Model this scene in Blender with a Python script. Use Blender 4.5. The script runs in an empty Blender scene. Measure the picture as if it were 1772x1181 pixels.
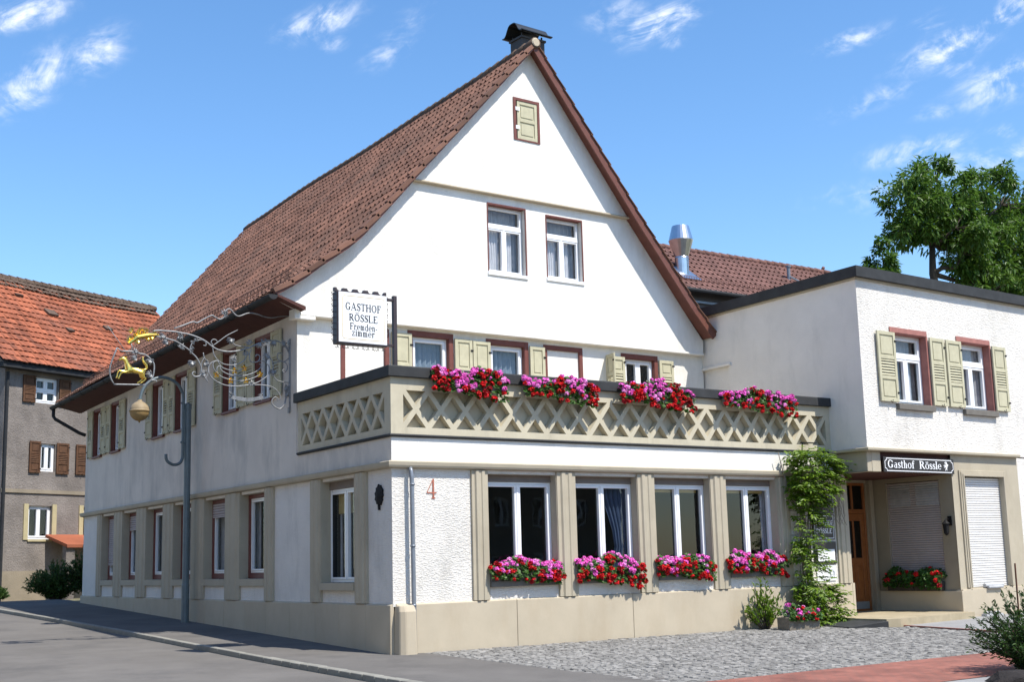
import bpy, bmesh, math, random
from mathutils import Vector, Matrix, Quaternion
from mathutils.geometry import tessellate_polygon
R = math.radians
rnd = random.Random(7)
scene = bpy.context.scene
COL = scene.collection

# ------------------------------------------------------------------ camera
def make_camera():
    cd = bpy.data.cameras.new('camera'); cam = bpy.data.objects.new('camera', cd); COL.objects.link(cam)
    yaw, pitch, roll = 0.62801028, 0.16748562, -0.02650579
    cy, sy, cp, sp = math.cos(yaw), math.sin(yaw), math.cos(pitch), math.sin(pitch)
    f = Vector((sy*cp, cy*cp, sp)); r0 = Vector((cy, -sy, 0)); u0 = r0.cross(f)
    r = math.cos(roll)*r0 + math.sin(roll)*u0
    u = -math.sin(roll)*r0 + math.cos(roll)*u0
    m = Matrix((r, u, -f)).transposed().to_4x4()
    m.translation = Vector((-10.962975, -18.549978, 0.617788))
    cam.matrix_world = m
    cd.sensor_width = 36; cd.lens = 2262.06/1772*36
    cd.clip_start = 0.1; cd.clip_end = 2000
    scene.camera = cam
make_camera()

# ------------------------------------------------------------------ world + sun + exposure
SUN = Vector((0.35, -1.0, 1.68)).normalized()
SKY_STRENGTH, SUN_STRENGTH, EXPOSURE = 0.15, 4.1, 0.66
scene.view_settings.view_transform = 'Standard'
scene.view_settings.look = 'None'
scene.view_settings.exposure = EXPOSURE
scene.view_settings.gamma = 1
scene.view_settings.use_curve_mapping = False

def make_world():
    w = bpy.data.worlds.new('World'); scene.world = w; w.use_nodes = True
    nt = w.node_tree; N = nt.nodes; L = nt.links; N.clear()
    out = N.new('ShaderNodeOutputWorld'); bg = N.new('ShaderNodeBackground')
    bg.inputs['Strength'].default_value = SKY_STRENGTH
    L.new(bg.outputs[0], out.inputs[0])
    sky = N.new('ShaderNodeTexSky'); sky.sky_type = 'NISHITA'; sky.sun_disc = False
    sky.sun_elevation = math.asin(SUN.z); sky.sun_rotation = math.atan2(SUN.x, SUN.y)
    sky.air_density = 1.0; sky.dust_density = 0.6; sky.ozone_density = 2.2; sky.altitude = 400
    hs = N.new('ShaderNodeHueSaturation'); hs.inputs['Saturation'].default_value = 1.2; hs.inputs['Value'].default_value = 1.0
    L.new(sky.outputs[0], hs.inputs['Color'])
    tc = N.new('ShaderNodeTexCoord'); d = tc.outputs['Generated']
    def math_(op, a, b=None, c=None):
        n = N.new('ShaderNodeMath'); n.operation = op
        for i, x in enumerate((a, b, c)):
            if x is None: continue
            if isinstance(x, (int, float)): n.inputs[i].default_value = x
            else: L.new(x, n.inputs[i])
        return n.outputs[0]
    def dot(v):
        n = N.new('ShaderNodeVectorMath'); n.operation = 'DOT_PRODUCT'
        L.new(d, n.inputs[0]); n.inputs[1].default_value = v
        return n.outputs['Value']
    # wisps: azimuth (deg clockwise from +Y), elevation, half length, half width, tilt (deg), strength
    total = None
    for az, el, a, b, tilt, s in CLOUDS:
        az, el, t = R(az), R(el), R(tilt)
        c = Vector((math.sin(az)*math.cos(el), math.cos(az)*math.cos(el), math.sin(el)))
        e = Vector((math.cos(az), -math.sin(az), 0)); up = e.cross(c)
        U = (e*math.cos(t) + up*math.sin(t))/R(a); V = (-e*math.sin(t) + up*math.cos(t))/R(b)
        x, y = dot(U), dot(V)
        r2 = math_('ADD', math_('MULTIPLY', x, x), math_('MULTIPLY', y, y))
        m = math_('MULTIPLY', math_('EXPONENT', math_('MULTIPLY', r2, -1.15)), s)
        total = m if total is None else math_('MAXIMUM', total, m)
    ca, ce, tl = R(36), R(12), R(24)
    c = Vector((math.sin(ca)*math.cos(ce), math.cos(ca)*math.cos(ce), math.sin(ce))); e = Vector((math.cos(ca), -math.sin(ca), 0)); up = e.cross(c)
    cx = N.new('ShaderNodeCombineXYZ')
    L.new(math_('MULTIPLY', dot(e*math.cos(tl)+up*math.sin(tl)), 17.0), cx.inputs[0]); L.new(math_('MULTIPLY', dot(up*math.cos(tl)-e*math.sin(tl)), 28.0), cx.inputs[1]); L.new(math_('MULTIPLY', dot(c), 6.0), cx.inputs[2])
    nz = N.new('ShaderNodeTexNoise'); nz.inputs['Scale'].default_value = 1.0; nz.inputs['Detail'].default_value = 10; nz.inputs['Roughness'].default_value = 0.68; nz.inputs['Distortion'].default_value = 0.9
    L.new(cx.outputs[0], nz.inputs['Vector'])
    n2 = N.new('ShaderNodeTexNoise'); n2.inputs['Scale'].default_value = 4.5; n2.inputs['Detail'].default_value = 6; n2.inputs['Distortion'].default_value = 0.5
    L.new(cx.outputs[0], n2.inputs['Vector'])
    tex = math_('MULTIPLY_ADD', n2.outputs['Fac'], 0.45, math_('MULTIPLY', nz.outputs['Fac'], 1.0))
    wisp = math_('MAXIMUM', math_('MULTIPLY_ADD', tex, 3.7, -2.12), 0.0)
    v = math_('MULTIPLY', total, wisp)
    mr = N.new('ShaderNodeMapRange'); mr.interpolation_type = 'SMOOTHSTEP'
    L.new(v, mr.inputs['Value']); mr.inputs['From Min'].default_value = 0.04; mr.inputs['From Max'].default_value = 0.95
    mr.inputs['To Min'].default_value = 0; mr.inputs['To Max'].default_value = 0.88
    mix = N.new('ShaderNodeMix'); mix.data_type = 'RGBA'
    L.new(mr.outputs[0], mix.inputs[0]); L.new(hs.outputs[0], mix.inputs[6]); mix.inputs[7].default_value = (5.6, 5.75, 6.0, 1)
    L.new(mix.outputs[2], bg.inputs['Color'])

CLOUDS = [(14.70, 22.68, 1.90, 0.65, 19, 0.75), (17.72, 21.45, 1.74, 0.84, 40, 0.62), (15.27, 20.12, 2.37, 0.91, 47, 0.62), (14.37, 19.11, 1.27, 0.76, 60, 0.45), (27.49, 23.30, 1.90, 0.65, 21, 0.85), (30.85, 22.12, 1.74, 0.65, 25, 0.45), (31.39, 22.96, 2.37, 0.91, 39, 0.30), (28.09, 22.43, 0.70, 0.38, 11, 0.50), (43.13, 22.95, 1.90, 0.72, 17, 0.85), (43.75, 22.14, 0.63, 0.38, 10, 0.60), (41.30, 23.42, 1.58, 0.95, 11, 0.42), (51.54, 21.44, 1.90, 0.49, 11, 0.50), (52.34, 18.98, 2.37, 0.53, 14, 0.50), (55.51, 20.57, 2.22, 0.76, 18, 0.85), (55.05, 21.68, 0.89, 0.53, 7, 0.50), (55.91, 19.74, 0.95, 0.42, -3, 0.60), (58.20, 21.64, 1.58, 0.61, 31, 0.85), (57.83, 18.95, 2.22, 0.99, 18, 0.70), (57.19, 20.89, 1.27, 0.53, 33, 0.50), (54.09, 16.63, 2.53, 0.61, 6, 0.60), (51.30, 14.92, 2.37, 0.84, -0, 0.42), (54.93, 18.07, 0.95, 0.38, 3, 0.45), (56.14, 15.67, 2.22, 0.91, -2, 0.50), (58.01, 15.90, 1.90, 0.76, 14, 0.50), (57.58, 17.01, 1.11, 0.46, -8, 0.45)]
make_world()
sl = bpy.data.lights.new('sun', 'SUN'); sl.energy = SUN_STRENGTH; sl.angle = R(0.5); sl.color = (1.0, 0.96, 0.88)
so = bpy.data.objects.new('sun', sl); COL.objects.link(so); so.rotation_euler = SUN.to_track_quat('Z', 'Y').to_euler()

# ------------------------------------------------------------------ materials
def new_mat(name):
    m = bpy.data.materials.new(name); m.use_nodes = True
    nt = m.node_tree; b = nt.nodes['Principled BSDF']
    return m, nt, b
def M(name, col, rough=0.8, var=0.12, vscale=2.5, bump=0.0, bscale=40, bdist=0.01, stretch=(1, 1, 1), spec=0.3, metal=0.0, island=0.0, dirt=None, detail=6):
    m, nt, b = new_mat(name); N, L = nt.nodes, nt.links
    b.inputs['Roughness'].default_value = rough; b.inputs['Metallic'].default_value = metal
    b.inputs['Specular IOR Level'].default_value = spec
    tc = N.new('ShaderNodeTexCoord')
    geo = N.new('ShaderNodeNewGeometry')
    nz = N.new('ShaderNodeTexNoise'); nz.inputs['Scale'].default_value = vscale; nz.inputs['Detail'].default_value = detail; nz.inputs['Roughness'].default_value = 0.65
    L.new(geo.outputs['Position'], nz.inputs['Vector'])
    mr = N.new('ShaderNodeMapRange'); L.new(nz.outputs['Fac'], mr.inputs['Value'])
    mr.inputs['From Min'].default_value = 0.3; mr.inputs['From Max'].default_value = 0.7
    mr.inputs['To Min'].default_value = 1-var; mr.inputs['To Max'].default_value = 1+var
    fac = mr.outputs[0]
    if island:
        r = N.new('ShaderNodeMapRange'); L.new(geo.outputs['Random Per Island'], r.inputs['Value'])
        r.inputs['To Min'].default_value = 1-island; r.inputs['To Max'].default_value = 1+island
        mm = N.new('ShaderNodeMath'); mm.operation = 'MULTIPLY'; L.new(fac, mm.inputs[0]); L.new(r.outputs[0], mm.inputs[1]); fac = mm.outputs[0]
    vm = N.new('ShaderNodeVectorMath'); vm.operation = 'SCALE'; vm.inputs[0].default_value = col[:3]; L.new(fac, vm.inputs['Scale'])
    colout = vm.outputs[0]
    if dirt:
        dcol, dscale, dmin, dmax = dirt
        mp = N.new('ShaderNodeMapping'); mp.inputs['Scale'].default_value = (1, 1, 0.35); L.new(geo.outputs['Position'], mp.inputs[0])
        n3 = N.new('ShaderNodeTexNoise'); n3.inputs['Scale'].default_value = dscale; n3.inputs['Detail'].default_value = 8; n3.inputs['Roughness'].default_value = 0.7
        L.new(mp.outputs[0], n3.inputs['Vector'])
        r3 = N.new('ShaderNodeMapRange'); L.new(n3.outputs['Fac'], r3.inputs['Value']); r3.inputs['From Min'].default_value = dmin; r3.inputs['From Max'].default_value = dmax
        mx = N.new('ShaderNodeMix'); mx.data_type = 'RGBA'; L.new(r3.outputs[0], mx.inputs[0]); L.new(colout, mx.inputs[6]); mx.inputs[7].default_value = (*dcol, 1); colout = mx.outputs[2]
    L.new(colout, b.inputs['Base Color'])
    if bump:
        mp = N.new('ShaderNodeMapping'); mp.inputs['Scale'].default_value = stretch; L.new(geo.outputs['Position'], mp.inputs[0])
        nb = N.new('ShaderNodeTexNoise'); nb.inputs['Scale'].default_value = bscale; nb.inputs['Detail'].default_value = 7; nb.inputs['Roughness'].default_value = 0.62; nb.inputs['Distortion'].default_value = 0.5
        L.new(mp.outputs[0], nb.inputs['Vector'])
        bp = N.new('ShaderNodeBump'); bp.inputs['Strength'].default_value = bump; bp.inputs['Distance'].default_value = bdist
        L.new(nb.outputs['Fac'], bp.inputs['Height']); L.new(bp.outputs[0], b.inputs['Normal'])
    return m
def glass_mat(name, tint=(0.80, 0.83, 0.82), boost=1.0):
    m, nt, b = new_mat(name); N, L = nt.nodes, nt.links; N.remove(b)
    out = [n for n in N if n.type == 'OUTPUT_MATERIAL'][0]
    t = N.new('ShaderNodeBsdfTransparent'); t.inputs[0].default_value = (*tint, 1)
    g = N.new('ShaderNodeBsdfGlossy'); g.inputs['Roughness'].default_value = 0.015; g.inputs[0].default_value = (0.9, 0.95, 1, 1)
    fr = N.new('ShaderNodeFresnel'); gb = N.new('ShaderNodeNewGeometry')
    io = N.new('ShaderNodeMapRange'); L.new(gb.outputs['Backfacing'], io.inputs['Value']); io.inputs['To Min'].default_value = 1.5; io.inputs['To Max'].default_value = 1/1.5; L.new(io.outputs[0], fr.inputs[0])
    mm = N.new('ShaderNodeMath'); mm.operation = 'MULTIPLY_ADD'; mm.inputs[1].default_value = boost; mm.inputs[2].default_value = 0.015; L.new(fr.outputs[0], mm.inputs[0])
    nz = N.new('ShaderNodeTexNoise'); nz.inputs['Scale'].default_value = 1.3
    bp = N.new('ShaderNodeBump'); bp.inputs['Strength'].default_value = 0.04; bp.inputs['Distance'].default_value = 0.05
    geo = N.new('ShaderNodeNewGeometry'); L.new(geo.outputs['Position'], nz.inputs['Vector']); L.new(nz.outputs['Fac'], bp.inputs['Height'])
    L.new(bp.outputs[0], g.inputs['Normal'])
    mx = N.new('ShaderNodeMixShader'); L.new(mm.outputs[0], mx.inputs[0]); L.new(t.outputs[0], mx.inputs[1]); L.new(g.outputs[0], mx.inputs[2])
    L.new(mx.outputs[0], out.inputs[0]); return m
def leaf_mat(name, c1, c2, trans=0.35):
    m, nt, b = new_mat(name); N, L = nt.nodes, nt.links
    geo = N.new('ShaderNodeNewGeometry')
    cr = N.new('ShaderNodeMix'); cr.data_type = 'RGBA'; L.new(geo.outputs['Random Per Island'], cr.inputs[0]); cr.inputs[6].default_value = (*c1, 1); cr.inputs[7].default_value = (*c2, 1)
    L.new(cr.outputs[2], b.inputs['Base Color']); b.inputs['Roughness'].default_value = 0.45; b.inputs['Specular IOR Level'].default_value = 0.35
    tr = N.new('ShaderNodeBsdfTranslucent'); L.new(cr.outputs[2], tr.inputs[0])
    mx = N.new('ShaderNodeMixShader'); mx.inputs[0].default_value = trans
    out = [n for n in N if n.type == 'OUTPUT_MATERIAL'][0]
    L.new(b.outputs[0], mx.inputs[1]); L.new(tr.outputs[0], mx.inputs[2]); L.new(mx.outputs[0], out.inputs[0]); return m
def brick_mat(name, c1, c2, cm, scale, bw, bh, mortar=0.02, rot=0.0, bump=0.4, offset=0.5):
    m, nt, b = new_mat(name); N, L = nt.nodes, nt.links
    geo = N.new('ShaderNodeNewGeometry'); mp = N.new('ShaderNodeMapping'); mp.inputs['Rotation'].default_value = (0, 0, rot); L.new(geo.outputs['Position'], mp.inputs[0])
    br = N.new('ShaderNodeTexBrick'); L.new(mp.outputs[0], br.inputs['Vector'])
    br.inputs['Color1'].default_value = (*c1, 1); br.inputs['Color2'].default_value = (*c2, 1); br.inputs['Mortar'].default_value = (*cm, 1)
    br.inputs['Scale'].default_value = scale; br.inputs['Brick Width'].default_value = bw; br.inputs['Row Height'].default_value = bh; br.inputs['Mortar Size'].default_value = mortar; br.offset = offset
    nz = N.new('ShaderNodeTexNoise'); nz.inputs['Scale'].default_value = 1.7; nz.inputs['Detail'].default_value = 7; L.new(geo.outputs['Position'], nz.inputs['Vector'])
    mr = N.new('ShaderNodeMapRange'); L.new(nz.outputs['Fac'], mr.inputs[0]); mr.inputs['From Min'].default_value = .3; mr.inputs['From Max'].default_value = .7; mr.inputs['To Min'].default_value = 0.62; mr.inputs['To Max'].default_value = 1.25
    vm = N.new('ShaderNodeVectorMath'); vm.operation = 'SCALE'; L.new(br.outputs['Color'], vm.inputs[0]); L.new(mr.outputs[0], vm.inputs['Scale'])
    L.new(vm.outputs[0], b.inputs['Base Color']); b.inputs['Roughness'].default_value = 0.85
    bp = N.new('ShaderNodeBump'); bp.invert = True; bp.inputs['Strength'].default_value = bump; bp.inputs['Distance'].default_value = 0.01; L.new(br.outputs['Fac'], bp.inputs['Height']); L.new(bp.outputs[0], b.inputs['Normal'])
    return m

MT = dict(
 stucco=M('coarse_white_stucco', (.80, .755, .69), .9, .05, 1.2, .85, 16, .045, (1, 1, 2.8), dirt=((.48, .455, .41), 1.6, .5, .92)),
 plaster=M('fine_white_plaster', (.80, .77, .715), .9, .05, 1.0, .6, 38, .016, dirt=((.56, .52, .45), 1.1, .48, .86)),
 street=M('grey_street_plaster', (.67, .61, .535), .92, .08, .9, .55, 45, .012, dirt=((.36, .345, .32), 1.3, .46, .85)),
 annex=M('annex_plaster', (.74, .70, .645), .92, .06, .9, .6, 38, .015, dirt=((.5, .48, .44), 1.1, .52, .95)),
 beige=M('beige_stone_trim', (.43, .375, .28), .85, .08, 1.4, .25, 60, .006, dirt=((.32, .27, .19), 1.8, .52, .95)),
 plinth=M('beige_plinth_render', (.475, .405, .30), .85, .08, 1.0, .2, 50, .006, dirt=((.40, .32, .22), 1.3, .5, .95)),
 lattice=M('beige_lattice_concrete', (.52, .465, .345), .85, .08, 2.0, .2, 60, .006, dirt=((.3, .27, .2), 2.2, .52, .95)),
 capmetal=M('dark_sheet_metal', (.04, .041, .042), .68, .25, 3, .1, 12, .01, spec=.22),
 redwood=M('oxblood_painted_wood', (.17, .06, .048), .55, .15, 6, .1, 50, .004),
 redtrim=M('red_brown_stone', (.36, .155, .13), .8, .15, 8, .5, 50, .008),
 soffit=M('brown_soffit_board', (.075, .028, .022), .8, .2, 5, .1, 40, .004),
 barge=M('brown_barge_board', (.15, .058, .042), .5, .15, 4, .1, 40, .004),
 white=M('white_window_paint', (.82, .82, .82), .35, .03, 5, spec=.5),
 shutter=M('sage_shutter_paint', (.50, .465, .325), .8, .1, 5, .06, 60, .003, spec=.12),
 glass=glass_mat('window_glass', boost=.75),
 darkglass=glass_mat('door_glass', (.25, .25, .25)),
 net=M('net_curtain', (.50, .47, .49), .95, .2, 6),
 netwhite=M('white_curtain', (.75, .72, .76), .95, .1, 6),
 blue=M('blue_curtain', (.05, .075, .14), .9, .2, 5),
 slate=M('grey_blue_curtain', (.25, .30, .38), .9, .2, 5),
 interior=M('darkened_room_shell', (.035, .033, .032), .95, .2, 1.5),  # near-black so rooms look unlit: their darkness is in the colour
 blind=M('white_roller_blind', (.70, .68, .65), .5, .05, 3),
 greyblind=M('grey_roller_blind', (.42, .37, .36), .6, .08, 3),
 boxwood=M('brown_shutter_box', (.20, .165, .14), .7, .1, 4),
 tile=M('brown_red_roof_tile', (.168, .082, .055), .75, .22, .8, .3, 40, .006, island=.32, dirt=((.075, .055, .045), .8, .46, .9)),
 tilerear=M('pink_brown_roof_tile', (.175, .088, .072), .75, .15, .8, .2, 40, .006, island=.22),
 tileorange=M('orange_roof_tile', (.28, .086, .042), .8, .22, .5, .2, 40, .006, island=.3, dirt=((.10, .06, .05), .55, .5, .85)),
 moss=M('mossy_ridge_tile', (.11, .075, .055), .95, .35, 3),
 gutter=M('dark_gutter_zinc', (.03, .031, .033), .7, .2, 4, spec=.2),
 zinc=M('zinc_pipe', (.23, .25, .28), .4, .15, 6, metal=.35),
 stainless=M('stainless_steel', (.62, .63, .65), .28, .1, 5, metal=1.0),
 chimney=M('dark_chimney_cladding', (.05, .046, .045), .6, .25, 5),
 chimneyhood=M('black_chimney_hood', (.012, .013, .013), .35, .2, 4, spec=.6),
 iron=M('wrought_iron_grey', (.24, .24, .24), .55, .35, 14, metal=.4, spec=.4),
 blackiron=M('black_iron', (.012, .011, .011), .7, .2, 10, spec=.2),
 gold=M('gold_leaf', (1.0, .66, .14), .24, .1, 14, .15, 30, .006, metal=1.0),
 signwhite=M('white_sign_face', (.86, .86, .85), .35, .02, 2, spec=.5),
 signedge=M('brown_black_sign_frame', (.045, .032, .032), .4, .1, 5, spec=.5),
 signline=M('gold_sign_line', (.62, .46, .20), .5, .1, 5),
 ink=M('black_lettering', (.03, .035, .045), .6, .1, 5),
 letter=M('white_lettering', (.85, .85, .85), .5, .03, 5),
 signblack=M('brown_black_board', (.022, .014, .013), .4, .2, 5, spec=.5),
 redink=M('terracotta_numeral', (.36, .12, .08), .8, .3, 20),
 door=M('orange_brown_door_wood', (.25, .085, .022), .4, .2, 6, .1, 30, .004, stretch=(6, 6, .6), spec=.45),
 kick=M('metal_kick_plate', (.35, .36, .36), .4, .1, 5, metal=.6),
 planter=M('grey_planter', (.16, .145, .125), .85, .15, 6, .2, 50, .005),
 darkplanter=M('dark_planter', (.04, .035, .03), .8, .2, 6),
 stone=M('weathered_trough_stone', (.22, .19, .15), .95, .3, 9, .8, 40, .015),
 geranleaf=leaf_mat('geranium_leaf', (.028, .075, .012), (.07, .15, .025), .25),
 recess=M('shade_darkened_recess_beige', (.30, .255, .185), .9, .1, 1.5, .2, 50, .006),  # beige trim tone darkened: the shade of the recess is put into the colour
 palepink=M('pale_pink_petal', (.86, .34, .68), .6, .15, 30, island=.25),
 darkred=M('deep_red_petal', (.36, .006, .012), .6, .2, 30, island=.4),
 warmbounce=M('warm_bounce_house_paint', (.66, .55, .40), .9, .1, 1.0, dirt=((.4, .33, .24), 1.2, .5, .9)),  # paler, warmer paint on the added houses, to bounce warm light back
 pink=M('pink_petal', (.84, .16, .58), .6, .15, 30, island=.35),
 red=M('red_petal', (.60, .006, .010), .6, .2, 30, island=.4),
 vine=leaf_mat('vine_leaf', (.07, .15, .010), (.20, .30, .025), .4),
 twig=M('vine_stem', (.22, .185, .16), .9, .25, 10),
 bark=M('bark', (.06, .048, .035), .95, .3, 6, .6, 25, .03),
 treeleaf=leaf_mat('walnut_leaf', (.045, .108, .012), (.125, .22, .03), .42),
 darkleaf=leaf_mat('dark_shrub_leaf', (.022, .055, .014), (.055, .11, .02), .3),
 hedge=leaf_mat('hedge_leaf', (.035, .08, .02), (.08, .14, .03), .3),
 lampmetal=M('blue_grey_lamp_paint', (.115, .15, .165), .4, .15, 6, spec=.5),
 lampglobe=M('amber_lamp_bowl', (.32, .21, .085), .55, .12, 8, spec=.3),
 lamptop=M('tan_lamp_hood', (.30, .23, .14), .6, .12, 8, spec=.25),
 asphalt=M('worn_asphalt', (.158, .147, .136), .95, .14, .7, .6, 140, .008, spec=.08, dirt=((.085, .083, .085), .6, .5, .9)),
 pave=M('pavement_asphalt', (.148, .138, .128), .95, .14, .8, .6, 130, .008, spec=.08, dirt=((.08, .078, .078), .7, .5, .9)),
 granite=M('granite_sett', (.215, .205, .19), .9, .2, 5, .5, 60, .01, island=.30),
 kerb=M('granite_kerb', (.24, .23, .20), .85, .15, 5, .4, 60, .008, island=.12),
 joint=M('sandy_joint', (.075, .072, .06), .95, .3, 8, .5, 60, .01),
 redbrick=brick_mat('red_brick_paving', (.25, .085, .058), (.30, .108, .074), (.17, .09, .07), 1.0, .20, .10, .008, R(0), .5),
 slab=M('pale_concrete_paving', (.27, .265, .26), .9, .1, 2, .3, 60, .006),
 step=M('sandstone_step', (.38, .315, .21), .85, .15, 3, .3, 50, .006, dirt=((.28, .23, .14), 2.5, .5, .9)),
 soil=M('dry_soil_and_grass', (.16, .145, .085), .95, .3, 1.2, .6, 30, .04),
 oldplaster=M('old_grey_plaster', (.23, .20, .178), .95, .3, .9, .7, 16, .05, dirt=((.12, .10, .085), .5, .45, .85)),
 oldsand=M('worn_sand_plaster', (.27, .225, .165), .95, .2, .9, .5, 25, .02),
 oldwood=M('old_brown_shutter', (.10, .048, .024), .8, .3, 6, .2, 30, .005, stretch=(8, 8, .5)),
 cream=M('cream_window_surround', (.45, .38, .22), .8, .1, 4),
 rearwall=M('rear_grey_cladding', (.10, .09, .09), .8, .15, 2),
 rock=M('dark_boulder', (.028, .023, .021), .9, .4, 6, .8, 12, .05),
 rust=M('rusty_rod', (.12, .05, .03), .8, .3, 12),
 paper=M('grey_paper', (.42, .42, .42), .6, .2, 8),
)
# ------------------------------------------------------------------ helpers
WLOC = {}
def tag(o, label=None, cat=None, group=None, kind=None):
    if label: o['label'] = label
    if cat: o['category'] = cat
    if group: o['group'] = group
    if kind: o['kind'] = kind
    return o
def thing(name, loc, label, cat, group=None):
    o = bpy.data.objects.new(name, None); COL.objects.link(o); o.location = loc; o.empty_display_size = 0.3
    WLOC[o.name] = Vector(loc); return tag(o, label, cat, group)
class Fr:                       # a wall plane: origin, direction along the wall, outward normal
    def __init__(s, o, d, n):
        s.o = Vector((o[0], o[1], 0)); s.d = Vector((d[0], d[1], 0)); s.n = Vector((n[0], n[1], 0)).normalized()
    def P(s, u, z, o=0.0):
        p = s.o + s.d*u + s.n*o; return Vector((p.x, p.y, z))
class MB:
    def __init__(s): s.v = []; s.f = []; s.m = []; s.mi = 0
    def vert(s, p): s.v.append(Vector(p)); return len(s.v)-1
    def face(s, pts):
        i = len(s.v); s.v += [Vector(p) for p in pts]; s.f.append(tuple(range(i, i+len(pts)))); s.m.append(s.mi)
    def faces(s, vs, fs):
        i = len(s.v); s.v += [Vector(p) for p in vs]
        for f in fs: s.f.append(tuple(i+k for k in f)); s.m.append(s.mi)
    def hexa(s, p):             # 8 points: bottom 4, top 4
        s.faces(p, [(0, 3, 2, 1), (4, 5, 6, 7), (0, 1, 5, 4), (1, 2, 6, 5), (2, 3, 7, 6), (3, 0, 4, 7)])
    def box(s, x0, x1, y0, y1, z0, z1):
        s.hexa([(x0, y0, z0), (x1, y0, z0), (x1, y1, z0), (x0, y1, z0), (x0, y0, z1), (x1, y0, z1), (x1, y1, z1), (x0, y1, z1)])
    def fbox(s, F, u0, u1, z0, z1, o0, o1, dz=0.0):
        P = F.P
        s.hexa([P(u0, z0, o0), P(u1, z0+dz, o0), P(u1, z0+dz, o1), P(u0, z0, o1), P(u0, z1, o0), P(u1, z1+dz, o0), P(u1, z1+dz, o1), P(u0, z1, o1)])
    def tube(s, path, r, n=8, cap=True):
        path = [Vector(p) for p in path]; rr = r if isinstance(r, (list, tuple)) else [r]*len(path)
        rings = []; prev = None
        for i, p in enumerate(path):
            t = (path[min(i+1, len(path)-1)]-path[max(i-1, 0)])
            if t.length < 1e-9: t = Vector((0, 0, 1))
            t.normalize()
            if prev is None:
                a = t.orthogonal().normalized()
            else:
                a = prev - t*prev.dot(t)
                a = a.normalized() if a.length > 1e-6 else t.orthogonal().normalized()
            prev = a; b = t.cross(a)
            rings.append([p+(a*math.cos(2*math.pi*k/n)+b*math.sin(2*math.pi*k/n))*rr[i] for k in range(n)])
        vs = [q for g in rings for q in g]; fs = []
        for i in range(len(path)-1):
            for k in range(n):
                k2 = (k+1) % n; fs.append((i*n+k, i*n+k2, (i+1)*n+k2, (i+1)*n+k))
        if cap:
            fs.append(tuple(range(n-1, -1, -1))); fs.append(tuple((len(path)-1)*n+k for k in range(n)))
        s.faces(vs, fs)
    def lathe(s, c, prof, n=16):    # prof: (radius, z)
        c = Vector(c); s.faces([c+Vector((r*math.cos(2*math.pi*k/n), r*math.sin(2*math.pi*k/n), z)) for r, z in prof for k in range(n)],
            [(i*n+k, i*n+(k+1) % n, (i+1)*n+(k+1) % n, (i+1)*n+k) for i in range(len(prof)-1) for k in range(n)])
    def poly(s, F, outer, holes=(), o=0.0, depth=0.0, back=False):   # wall sheet with holes; reveals reach depth behind o
        loops = [[Vector((a, b, 0)) for a, b in outer]] + [[Vector((a, b, 0)) for a, b in h] for h in holes]
        pts = [p for l in loops for p in l]
        tris = tessellate_polygon(loops)
        base = len(s.v); s.v += [F.P(p.x, p.y, o) for p in pts]
        for t in tris: s.f.append(tuple(base+k for k in t)); s.m.append(s.mi)
        if back:
            base = len(s.v); s.v += [F.P(p.x, p.y, o-depth) for p in pts]
            for t in tris: s.f.append(tuple(base+k for k in reversed(t))); s.m.append(s.mi)
        if depth:
            for l in (loops if back else loops[1:]):
                for i in range(len(l)):
                    a, b = l[i], l[(i+1) % len(l)]
                    s.face([F.P(a.x, a.y, o), F.P(b.x, b.y, o), F.P(b.x, b.y, o-depth), F.P(a.x, a.y, o-depth)])
    def build(s, name, mats, parent=None, smooth=False, bevel=0.0, weld=False):
        off = WLOC.get(parent.name, Vector()) if parent else Vector()
        me = bpy.data.meshes.new(name); me.from_pydata([tuple(p-off) for p in s.v], [], s.f)
        if not isinstance(mats, (list, tuple)): mats = [mats]
        for m in mats: me.materials.append(m)
        if len(mats) > 1: me.polygons.foreach_set('material_index', s.m)
        bm = bmesh.new(); bm.from_mesh(me)
        if weld: bmesh.ops.remove_doubles(bm, verts=bm.verts, dist=1e-5)
        if bevel:
            bmesh.ops.bevel(bm, geom=[e for e in bm.edges if len(e.link_faces) == 2 and e.calc_face_angle(0) > 0.5], offset=bevel, segments=1, affect='EDGES', clamp_overlap=True)
        bmesh.ops.recalc_face_normals(bm, faces=bm.faces); bm.to_mesh(me); bm.free()
        if smooth: me.polygons.foreach_set('use_smooth', [True]*len(me.polygons))
        o = bpy.data.objects.new(name, me); COL.objects.link(o)
        if parent: o.parent = parent; WLOC[o.name] = off
        else: WLOC[o.name] = Vector()
        return o
def rect(u0, u1, z0, z1): return [(u0, z0), (u1, z0), (u1, z1), (u0, z1)]
def lerp(a, b, t): return a+(b-a)*t

def g(y):                                   # ground height: the street climbs away from the corner
    if y > 21: return -.80+.031*21
    if y > 0: return -.80+.031*y
    return -.80+.025*max(y, -40)

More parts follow.
